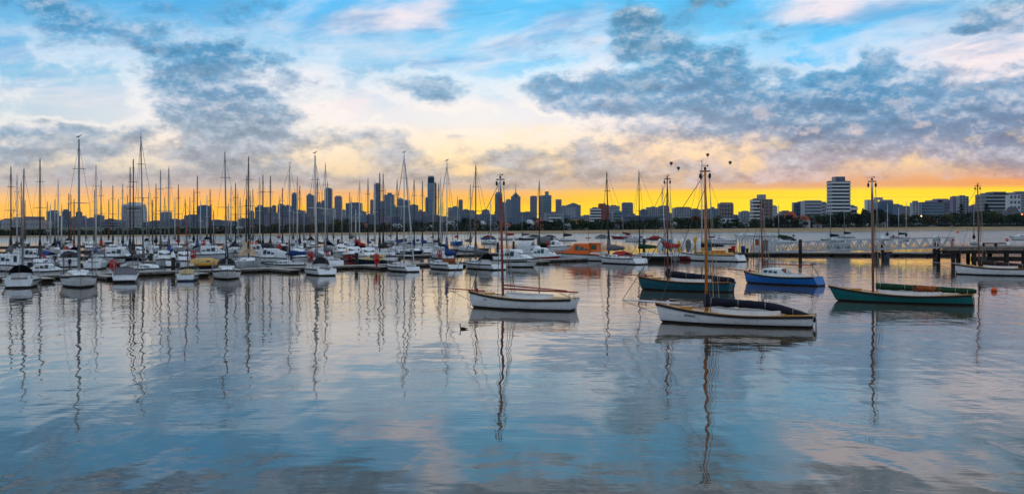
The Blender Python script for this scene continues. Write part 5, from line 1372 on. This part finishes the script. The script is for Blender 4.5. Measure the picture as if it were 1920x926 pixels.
part('diagonal_brace', None, lambda mb: mb.tube((-2.8, 3, .9), (-.3, 3, zt - .6), .12, .12, 6), TIMD, o)
# low rail on white plinths
for i, px in enumerate((1838, 1890)):
    q = thing('white_wharf_bollard', 'white service plinth on the wharf ' + ('beside the brown mast' if i == 0 else 'below the red ring'), 'bollard', (xx(px, dw + 2), dw + 2, zt), 0, 'white plinths on the wharf')
    part('body', None, lambda mb: mb.tube((0, 0, 0), (0, 0, .62), .30, .26, 12), WHITE, q, smooth=True)
    part('cap', None, lambda mb: mb.ell((0, 0, .62), .28, .28, .10, 12, 6), WHITE, q, smooth=True)
q = thing('timber_rail', 'long dark timber rail on the wharf between the white plinths', 'rail', (xx(1842, dw + 2.2), dw + 2.2, zt), 0)
part('beam', None, lambda mb: mb.box(0, 3.9, -.1, .1, .42, .58), TIMD, q)
for x in (.2, 2.0, 3.7): part('block', 'rb', lambda mb: mb.box(-.18, .18, -.1, .1, 0, .42), TIMD, q, loc=(x, 0, 0))
q = thing('red_lifebuoy', 'red ring lifebuoy above the right white plinth on the wharf', 'lifebuoy', (xx(1888, dw + 2.6), dw + 2.6, zt), 0)
part('ring', None, lambda mb: mb.torus((0, 0, 1.02), .17, .09, 'y', 14, 6), BUOYR, q, smooth=True)
part('post', None, lambda mb: mb.tube((0, 0, 0), (0, 0, 1.0), .04, .04, 6), GALV, q)
q = thing('wire_fence', 'thin wire fence along the back of the wharf', 'fence', (xx(1800, dw + 6.5), dw + 6.5, zt), 0)
for i in range(9): part('fence_post', 'fp', lambda mb: mb.tube((0, 0, 0), (0, 0, 1.15), .03, .03, 5), GALV, q, loc=(i * 2.1, 0, 0))
part('wire', None, lambda mb: [mb.tube((0, 0, z), (17, 0, z), .012, .012, 4) for z in (.5, .8, 1.1)], WIRE, q)
q = thing('wharf_post', 'thin red brown post at the gangway end of the wharf', 'post', (xx(1785, dw + .3), dw + .3, zt), 0)
part('post', None, lambda mb: mb.tube((0, 0, -.4), (0, 0, 1.15), .09, .09, 8), MASTR, q)
part('sign', None, lambda mb: mb.box(-.05, .35, -.03, .03, .9, 1.15), BUOYR, q)

# ---------------------------------------------------------------- boats moored out beyond the marina
for a in ((979,450,399,'navy',R(185),'grey','m','navy moored yacht with draped grey cover left of the dark mast, beyond the marina'),(1030,448,None,'white',R(175),'navy','m','white moored runabout with dark cover, beyond the arched canopy cruisers'),
          (1057,452,384,'white',R(184),'navy','m','pale moored yacht with dark cover and thin mast above the orange workboat'),(1128,447,None,'grey white',R(170),'grey','m','small grey moored boat left of the red moored one'),
          (1228,450,None,'red',R(180),'red','m','dark red moored boat behind the capped pile'),(1168,448,410,'navy',R(178),'black','m','small dark moored boat with stub mast, above the big grey sail cover'),
          (1460,456,385,'white',R(150),'green','m','white moored yacht with green furled sail right of the glazed shelter'),(1476,451,None,'navy',R(160),'black','m','small dark moored boat just right of the green-furled yacht'),
          (1557,453,389,'green',R(150),'black','m','green hulled moored yacht below the white balcony tower'),(1583,446,378,'grey white',R(175),'black','m','grey moored yacht with black cover right of the green moored yacht'),
          (1664,450,382,'white',R(-100),'navy','w','white moored yacht with white mast above the gangway middle'),(1685,448,389,'red',R(160),'green','w','red moored yacht with pale mast above the gangway'),
          (1699,452,376,'grey white',R(-110),'dark blue','w','grey moored yacht with two masts right of the red moored yacht'),(1826,458,378,'white',R(-110),'navy','m','white moored yacht behind the brown gaff mast at right'),
          (915,449,None,'blue',R(180),'navy','m','flat blue moored boat left of the dark red gaff mast'),(950,450,437,'grey white',R(178),'red','m','pale moored boat with dark red furled sail right of the dark red mast'),
          (1001,447,None,'grey white',R(178),'green','m','low moored boat with green cover left of the arched canopies')):
    px, wl, tp, hu, rz, cv, k, lab = a
    small = tp is None
    o, *_ = yacht(lab, px, wl, rz, L=8 if not small else 6.5, hull=hu, cover=cv, top=tp, mast=KM[k], mr=.13, group='boats on moorings in the bay', mx=.05, covr=.45)
    if small: part('boat_cover', ('sc', cv), lambda mb: mb.loft([[(x, w*math.cos(t), .7 + h*math.sin(t)) for t in [math.pi*i/6 for i in range(7)]] for x, w, h in ((-2.6, .8, .3), (-1.2, .9, .9), (.6, .85, 1.0), (2.2, .4, .3))]), CANV[cv], o, smooth=True)
for lab, px, wl, hu, cv, L in (('white moored runabout with navy cover left of the capped pile', 1190, 453, 'white', 'navy', 8), ('white moored cruiser with dark windows left of the glazed shelter', 1348, 457, 'white', None, 9.5),
      ('small dark red moored launch above the yellow cabin yacht', 1338, 446, 'red', None, 5), ('white moored runabout above the glazed shelter roof', 1394, 446, 'white', 'white', 9), ('white moored cruiser left of the brown cabin-boat mast', 1419, 445, 'white', None, 7),
      ('small white moored boat right of the brown cabin-boat mast', 1447, 445, 'white', None, 6), ('white motor launch at the right edge beyond the wharf', 1914, 450, 'white', None, 9), ('red and white moored runabout with red cover', 1164, 448, 'red', 'red', 8.5)):
    cruiser(lab, px, wl, R(178), L=L, hull=hu, canvas=cv, cabin_h=.9, group='boats on moorings in the bay')
# ketch's second mast and the leaning second spar
for lab, px, wl, tp, tx, r in (('thin white raked spar right of the tall white mast, above the side-on yacht', 776, 507, 312, 760, .09),):
    p = at(px, wl); o = thing('raked_spar', lab, 'spar', (p.x, p.y, .9), 0)
    part('spar', None, lambda mb: mb.tube((0, 0, 0), (xx(tx, p.y) - p.x, 0, hz(tp, p.y) - .9), r, r*.7, 8), MASTWH, o)
    part('tip', None, lambda mb: mb.tube((xx(tx, p.y) - p.x, 0, hz(tp, p.y) - .95), (xx(tx, p.y) - p.x, 0, hz(tp, p.y) - .6), .05, .03, 6), RAIL, o)
# gulls on mast heads
FEA = M_('gull_feathers', (200, 200, 200), var=.2, scale=20)
for lab, px, y, wl in (('gull perched on the tall mast at far left', 148, 261, 535), ('gull perched on the number 12 yacht mast', 591, 290, 514), ('gull perched on the raked-spar yacht mast', 757.7, 289, 508), ('gull perched on the orange-cloth yacht mast', 838, 304, 504), ('gull perched on the yellow-cabin yacht mast', 1316, 304, 489)):
    d = dist(wl); o = thing('gull', lab, 'bird', (xx(px, d), d, hz(y, d) + .14), R(20), 'gulls perched on mastheads')
    part('body', 'gull', lambda mb: mb.loft([[(x, w*math.sin(t), z + w*math.cos(t)) for t in [2*math.pi*i/8 for i in range(8)]] for x, z, w in ((-.3, .02, .02), (-.15, .08, .07), (.02, .13, .09), (.14, .22, .06), (.2, .28, .055), (.26, .28, .03), (.32, .27, .008))]), FEA, o, smooth=True)
    part('legs', 'gull', lambda mb: mb.tube((0, .03, -.1), (0, .03, .08), .01, .01, 4).tube((0, -.03, -.1), (0, -.03, .08), .01, .01, 4), MASTO, o)
# balloons
for lab, px, y, c in (('purple hot air balloon, upper of the left pair', 1258.5, 307, (62, 44, 98)), ('dark grey hot air balloon, lower of the left pair', 1272, 316, (60, 66, 74)), ('brown orange hot air balloon, highest of the four', 1327, 291, (150, 84, 50)), ('blue grey hot air balloon furthest right', 1369, 305.5, (50, 68, 92))):
    d = 5200; o = thing('hot_air_balloon', lab, 'balloon', (xx(px, d), d, hz(y, d)), 0, 'hot air balloons over the city')
    m = M_('balloon_' + str(int(px)), c, rough=.7, var=.1, scale=.2)
    part('envelope', None, lambda mb: mb.loft([[(r*math.cos(t), r*math.sin(t), z) for t in [2*math.pi*i/16 for i in range(16)]] for z, r in ((-9, 1.2), (-6, 3.2), (-2, 6.4), (2, 8.4), (5, 8.2), (7.5, 6.2), (9, 3), (9.5, .3))]), m, o, smooth=True)
    part('basket', None, lambda mb: mb.box(-.9, .9, -.9, .9, -14.5, -13).tube((-.8, 0, -13), (-1.1, 0, -9), .1, .1, 4).tube((.8, 0, -13), (1.1, 0, -9), .1, .1, 4), TIMD, o)

# ---------------------------------------------------------------- the open gaff boats lying off the marina
def couta(label, bow, stern, hull, mast_base_px, mast_top, mm, B=2.7, Fb=1.15, Fm=.62, Fs=.72, split=None, topm=None, sprit=None, spritm=None,
          cover=None, covmat='navy', boommat=None, deckm=None, coam=None, name_text=None, text_x=0.18, rake=.035, trake=.02, tw=.62, railm=None, mr=.095, rails=True, cat='sailing boat', stays=True, strk=None):
    pb, ps = at(*bow), at(*stern)
    L = (pb - ps).length; c = (pb + ps) / 2; rz = math.atan2(pb.y - ps.y, pb.x - ps.x)
    o = thing('gaff_sailing_boat', label, cat, c, rz, 'timber sailing boats on swing moorings')
    st, P = add_hull(o, None, L, B, Fb, Fm, Fs, hull, ANTI, deckm or VARN, railm or RAIL, tw=tw, rake=rake, trake=trake, fine=2.1, stripe=.13)
    def toe(mb):
        for sd in (1, -1):
            rings = []
            for t, b, z in st:
                x, y, _ = P(t, b, z, 4, sd)
                rings.append([(x, y - sd*.07, z - .02), (x, y + sd*.01, z - .0), (x, y + sd*.01, z + .03), (x, y - sd*.07, z + .03)])
            mb.loft(rings)
    part('toe_rail', None, toe, strk or VARN, o)
    # oval coaming round the long cockpit
    def cm(mb):
        rings = []
        xa, xb = -.30 * L, .14 * L
        for i in range(25):
            a = 2 * math.pi * i / 24
            x = (xa + xb) / 2 + (xb - xa) / 2 * math.cos(a); y = B * .33 * math.sin(a); _, z = sheer_at(st, x, L)
            n = Vector((math.cos(a), math.sin(a), 0)) * .03
            rings.append([(x, y, z), (x, y, z + .27), (x + n.x, y + n.y, z + .27), (x + n.x, y + n.y, z)])
        mb.loft(rings, cap=False)
    part('cockpit_coaming', None, cm, coam or WHITE, o)
    def fl(mb):
        xa, xb = -.29 * L, .13 * L; vs = []
        for i in range(24):
            a = 2 * math.pi * i / 24; x = (xa + xb) / 2 + (xb - xa) / 2 * math.cos(a); y = B * .32 * math.sin(a)
            vs.append((x, y, sheer_at(st, x, L)[1] + .06))
        mb.add(vs, [tuple(range(24))])
    part('cockpit_floor', None, fl, M_('shaded_teak', (110, 90, 70), var=.2), o)
    # foredeck hatch, bitts, cleats
    part('fore_hatch', None, lambda mb: mb.box(.26*L, .33*L, -.28, .28, sheer_at(st, .28*L, L)[1], sheer_at(st, .28*L, L)[1] + .14), strk or VARN, o)
    part('samson_post', None, lambda mb: mb.box(.41*L, .425*L, -.06, .06, sheer_at(st, .41*L, L)[1], sheer_at(st, .41*L, L)[1] + .3), spritm or WHITE, o)
    # mast: position from the photo column of its foot
    u = (mast_base_px - 960) / F
    dirv = Vector((math.cos(rz), math.sin(rz)))
    # solve c + s*dir on ray x = u*y
    s = (u * c.y - c.x) / (dirv.x - u * dirv.y)
    s = max(-.3 * L, min(.42 * L, s))
    base = Vector((c.x + s * dirv.x, c.y + s * dirv.y))
    H = hz(mast_top[1], base.y); dx = (mast_top[0] - mast_base_px) / F * base.y
    lean = dx * math.cos(rz) * 1.0; leanY = -dx * math.sin(rz)
    mz = sheer_at(st, s, L)[1]
    top = None
    if split: top = (hz(split, base.y), topm)
    wires = []
    if stays:
        tipz = mz + (H - mz) * .97
        wires = [((s - .15, B * .45, Fm), (s + lean, leanY, tipz)), ((s - .15, -B * .45, Fm), (s + lean, leanY, tipz)), ((s - .5, B*.44, Fm), (s + lean*.8, leanY*.8, tipz * .82)),
                 ((s - .5, -B*.44, Fm), (s + lean*.8, leanY*.8, tipz * .82))]
        if sprit:
            wires.append(((sprit[2], 0, Fb + .12), (s + lean, leanY, tipz)))
            wires.append(((L * .47, 0, Fb + .05), (s + lean, leanY, tipz * .9)))
    mo = mast_part(o, s, mz, H, mr, mm, top=top, lean=lean, leanY=leanY, stays=wires or None, wire_r=.022)
    # mast cap and blocks
    part('mast_cap', None, lambda mb: mb.tube((s + lean, leanY, H - .05), (s + lean, leanY, H + .12), mr * .85, mr * .6, 8)
         .box(s + lean - .32, s + lean + .32, leanY - .05, leanY + .05, H - .18, H - .10), RAIL, mo)
    for sx in (-.28, .28):
        part('halyard_block', None, lambda mb: mb.ell((s + lean + sx, leanY, H - .42), .09, .06, .18, 8, 6), RAIL, mo)
    if stays:
        part('halyard', None, lambda mb: mb.tube((s + .55*0 - .45, .1, mz + .1), (s + lean - .28, leanY, H - .5), .02, .02, 4).tube((s - .8, -.1, mz + .1), (s + lean - .24, leanY - .05, H - .8), .018, .018, 4), M_('pale_rope', (176, 168, 150), var=.1), mo)
    part('mast_hoops', None, lambda mb: [mb.torus((s + lean * .06, leanY * .06, mz + .55 + .09 * k), mr + .03, .02, 'z', 10, 4) for k in range(3)], VARN, mo)
    if sprit:                                              # (length past the stem, radius, tip x)
        part('bowsprit', None, lambda mb: mb.tube((L * .34, 0, Fb + .02), (sprit[2], 0, Fb + .14), sprit[1], sprit[1] * .7, 8), spritm or VARN, o, smooth=True)
        part('bobstay', None, lambda mb: mb.tube((L * .47 - rake * L * .6, 0, .35), (sprit[2], 0, Fb + .10), .018, .018, 4), WIRE, o)
    if boommat:
        bx1 = -.53 * L
        part('boom', None, lambda mb: mb.tube((s - .1, .0, mz + .52), (bx1, .0, Fs + .42), .065, .05, 8), boommat, o, smooth=True)
        part('gaff', None, lambda mb: mb.tube((s - .15, .12, mz + .78), (bx1 + .8, .12, Fs + .52), .055, .04, 8), boommat, o, smooth=True)
    if cover: cover(o, s, mz, L, st, B)
    # rudder and tiller
    part('rudder', None, lambda mb: mb.box(-.5*L - .12, -.5*L - .01, -.03, .03, -.5, Fs * .7), hull, o)
    part('tiller', None, lambda mb: mb.tube((-.5*L - .05, 0, Fs * .9), (-.36*L, 0, Fs + .35), .035, .025, 6), VARN, o)
    part('horse_bracket', None, lambda mb: mb.path([(-.47*L, -.5, Fs), (-.47*L, -.5, Fs+.3), (-.47*L, .5, Fs+.3), (-.47*L, .5, Fs)], .025, 5), STEEL, o)
    if name_text:
        x = text_x * L; b, z = sheer_at(st, x, L); b2, z2 = sheer_at(st, x - .6, L)
        yy = lambda b_, z_: b_ * (.95 + .05 * .35)
        lettering(o, name_text[0], name_text[1], (x - .3, (b + b2) / 2 + .012, min(z, z2) - .30), (-.6, (b2 - b), (z2 - z)), (0, .05, 1), 'name_lettering')
    return o, st, P, L, s, mz

def drape(cmat, seg=None, r=.24, hi=.55, aft=.5, droop=0, start=.0, collar=.5, over=None, mid=None):
    def fn(o, s, mz, L, st, B):
        z0 = mz + hi; z1 = aft
        def cv(mb, a=0.0, b=1.0, rr=r, seed=3):
            rd = random.Random(seed); rings = []; n = 22
            xs, xe = s - start, -.5 * L + (over or 0)
            for k in range(n + 1):
                f = a + (b - a) * k / n; x = xs + (xe - xs) * f
                z = z0 + (z1 - z0) * f - droop * max(0, f - .55) ** 1.5 * 2.2
                q = rr * (1.0 - .25 * f) * (1 + rd.uniform(-.07, .07))
                w = q * (1 + 1.6 * max(0, f - .62)); hgt = q * 1.15
                if a == 0 and k == 0: q *= .6; w = q; hgt = q * 2.0
                if b == 1 and k == n: w *= .8; hgt *= .7
                rings.append([(x, w * math.sin(2*math.pi*i/10) * (1 + rd.uniform(-.05, .05)), z + hgt * math.cos(2*math.pi*i/10) - (.10 if math.cos(2*math.pi*i/10) < -.3 else 0) * rd.random()) for i in range(10)])
            mb.loft(rings)
        c = part('sail_cover', None, cv, CANV[cmat], o, smooth=True)
        if mid: part('cover_panel', None, lambda mb: cv(mb, mid[0], mid[1], r * 1.06, 5), CANV[mid[2]], c, smooth=True)
        if collar:
            part('cover_collar', None, lambda mb: mb.loft([[(s - .05 + q*math.cos(a), q*math.sin(a), mz + h) for a in [2*math.pi*i/8 for i in range(8)]] for q, h in ((.24, .25), (.26, .55), (.2, .55 + collar * .6), (.14, .55 + collar))]), CANV[cmat], c, smooth=True)
        for f in (.05, .3, .55, .8):
            part('cover_tie', None, lambda mb: mb.torus((s - start + (-.5*L + (over or 0) - s + start) * f, 0, z0 + (z1 - z0) * f - droop * max(0, f - .55) ** 1.5 * 2.2), r * (1.07 - .2*f + 1.2*max(0, f-.62)), .015, 'x', 12, 4), M_('pale_rope', (176, 168, 150), var=.1), c)
    return fn

couta('white gaff boat with dark red mast and bare red boom, left of the moored group', (879, 575.5), (1078, 582.5), WHITE, 943, (938, 333), MASTR, split=371, topm=MASTWH,
      sprit=(0, .05, 5.9), spritm=MASTR, boommat=MASTR, name_text=('BALI', .17), text_x=.33, deckm=DECKW, Fb=1.18, Fm=.78, Fs=.86)
couta('white gaff boat with varnished orange mast and navy sail cover, nearest the camera', (1229, 603), (1528, 613.5), WHITE, 1325, (1322, 317), MASTO,
      sprit=(0, .06, 6.9), spritm=WHITE, cover=drape('navy', r=.215, hi=.62, aft=1.05, droop=.9, over=-.05), name_text=('BITBINO', .2), text_x=.285, Fb=1.16, Fm=.64, Fs=.72, mr=.105)
couta('dark teal gaff boat with red brown mast and navy cover, behind the nearest white boat', (1197, 542), (1374, 548), TEALB, 1252, (1251, 333), MASTR,
      sprit=(0, .045, 6.2), spritm=MASTR, cover=drape('navy', r=.27, hi=.55, aft=1.05, over=-.1), Fb=1.2, Fm=.85, Fs=.9, mr=.095, strk=VARN)
couta('teal gaff boat with green and orange sail cover, right of the moored group', (1553, 563), (1824, 572), TEAL, 1637, (1635, 337), MASTB, split=366, topm=GREYW,
      cover=drape('green', r=.20, hi=.5, aft=1.05, over=-.25, collar=0, start=.2, mid=(.38, .66, 'orange')), Fb=1.18, Fm=.62, Fs=.82, rake=.06, trake=-.01, mr=.095, tw=.5)
couta('white gaff boat with brown mast moored under the timber wharf, cut by the right edge', (1790, 514), (1942, 517.5), WHITE, 1836, (1833, 347), MASTB,
      sprit=(0, .035, 7.0), spritm=GREYW, cover=drape('brown', r=.3, hi=.5, aft=1.0, over=.2), Fb=1.25, Fm=.85, Fs=.9, mr=.105, deckm=VARN)

# blue cabin boat
def cabin_cover(o, s, mz, L, st, B):
    Fm = .82
    def trunk(mb):
        rings = []
        for f, w, h in ((-.05, .60, .78), (.0, .60, .80), (.12, .58, .74), (.20, .50, .62), (.255, .42, .04)):
            x = f * L; hb = B / 2 * w; _, z = sheer_at(st, x, L)
            rings.append([(x, -hb, z), (x, -hb * .94, z + h * .86), (x, -hb * .6, z + h), (x, hb * .6, z + h), (x, hb * .94, z + h * .86), (x, hb, z)])
        mb.loft(rings)
    cb = part('cabin', None, trunk, WHITE, o)
    for k, sd0 in [(k, sd) for k in (.17, .105, .04) for sd in (1, -1)]:
        def win(mb):
            for sd in (sd0,):
                _, z = sheer_at(st, k * L, L); y0 = B / 2 * .595 + .012; y1 = B / 2 * .57 + .012
                mb.add([(k*L, sd*y0, z+.28), (k*L - .42, sd*(y0+.01), z+.28), (k*L - .42, sd*(y1+.01), z+.5), (k*L, sd*y1, z+.5)], [(0, 1, 2, 3)])
        part('window', None, win, GLASS, cb)
    part('companionway_door', None, lambda mb: mb.box(-.055*L - .01, -.051*L, -.38, .38, Fm + .1, Fm + .75), MASTB, cb)
    def sweep(mb):
        for sd in (1, -1):
            pts = []
            for i in range(9):
                f = i / 8; x = (-.05 - .36 * f) * L; _, z = sheer_at(st, x, L)
                pts.append((x, z, z + .12 + .62 * (1 - min(1, f * 2.2)) ** 2))
            ya, yb = sd * B * .30, sd * (B * .30 - .05)
            mb.loft([[(x, ya, z), (x, ya, h), (x, yb, h), (x, yb, z)] for x, z, h in pts])
    part('cockpit_side', None, sweep, WHITE, o)
    part('boom', None, lambda mb: mb.tube((s, 0, mz + 1.05), (-.43*L, 0, mz + 1.05), .055, .045, 6), MASTR, o)
    g_ = part('boom_gallows', None, lambda mb: mb.tube((-.46*L, -.7, .95), (-.43*L, 0, mz + 1.0), .03, .03, 5).tube((-.46*L, .7, .95), (-.43*L, 0, mz + 1.0), .03, .03, 5).box(-.47*L, -.41*L, -.12, .12, mz + 1.08, mz + 1.2), WIRE, o)
couta('blue cabin boat with white coachroof and brown mast, right of the dark teal boat', (1395, 530), (1534, 536), BLUEH, 1431, (1426, 379), MASTB, cover=cabin_cover, B=2.6, Fb=1.2, Fm=.82, Fs=.9,
      sprit=(0, .05, 6.1), spritm=MASTR, tw=.75, coam=WHITE, deckm=DECKW, trake=-.05, mr=.1, strk=CREAM)

# tender ropes: mooring pick-up buoys
def buoy(label, px, py, r, m, name='mooring_buoy'):
    o = thing(name, label, 'buoy', at(px, py))
    part('float', None, lambda mb: mb.ell((0, 0, r * .45), r, r, r * .8, 14, 8), m, o, smooth=True)
    part('eye', None, lambda mb: mb.torus((0, 0, r * 1.3), r * .22, r * .06, 'y', 10, 5), STEEL, o)
    return o
buoy('orange mooring buoy right of the teal gaff boat', 1864, 546, .28, BUOYO)
buoy('small yellow orange buoy far off near the beach at right', 1796, 436.5, 1.0, BUOYO)
buoy('tiny dark buoy beyond the gangway near the moored green yacht', 1488, 443, .7, BLACKH)
buoy('tiny dark cone buoy beyond the gangway, left of the moored red yacht', 1675, 444, .7, BLACKH)
buoy('red round fender hanging at the stern of the far left yacht', 62, 532, .36, BUOYR, 'round_fender')
buoy('red fender against the side of the orange cabin workboat', 1068, 487, .33, BUOYR, 'round_fender')

# cormorant
b_ = thing('cormorant', 'dark cormorant swimming left of the white gaff boat with neck raised', 'bird', at(868, 617))
DARKB = M_('dark_feathers', (20, 18, 20), rough=.6, var=.3, scale=20)
part('body', None, lambda mb: mb.loft([[(x, w*math.sin(a), z + h*math.cos(a)) for a in [2*math.pi*i/10 for i in range(10)]] for x, z, w, h in
     ((-.17, .05, .01, .02), (-.14, .05, .05, .05), (-.05, .055, .085, .07), (.08, .05, .085, .06), (.2, .045, .04, .035), (.32, .05, .02, .012), (.37, .05, .005, .005))]
     ), DARKB, b_, smooth=True)
def nk(mb):
    pts = [(-.12, .07, .035), (-.165, .14, .026), (-.15, .21, .022), (-.14, .26, .026), (-.165, .29, .032), (-.20, .29, .022), (-.235, .285, .010), (-.28, .275, .004)]
    mb.loft([[(x, r*math.sin(a), z + r*math.cos(a)) if i > 3 else (x + r*math.cos(a), r*math.sin(a), z) for a in [2*math.pi*j/8 for j in range(8)]] for i, (x, z, r) in enumerate(pts)])
part('neck_and_head', None, nk, DARKB, b_, smooth=True)

# ---------------------------------------------------------------- morning haze over the bay and the city
hm = bpy.data.materials.new('haze_air'); hm.use_nodes = True
hn = hm.node_tree; hn.nodes.clear()
pv_ = hn.nodes.new('ShaderNodeVolumePrincipled'); pv_.inputs['Color'].default_value = (0.5, 0.66, 0.9, 1); pv_.inputs['Density'].default_value = 0.000017; pv_.inputs['Anisotropy'].default_value = 0.0
ho_ = hn.nodes.new('ShaderNodeOutputMaterial'); hn.links.new(pv_.outputs[0], ho_.inputs['Volume'])
mb = MB(); mb.box(-7600, 7600, -600, 8800, -3, 372)
hz_o = obj('haze', mb.mesh('haze', hm)); hz_o['kind'] = 'stuff'
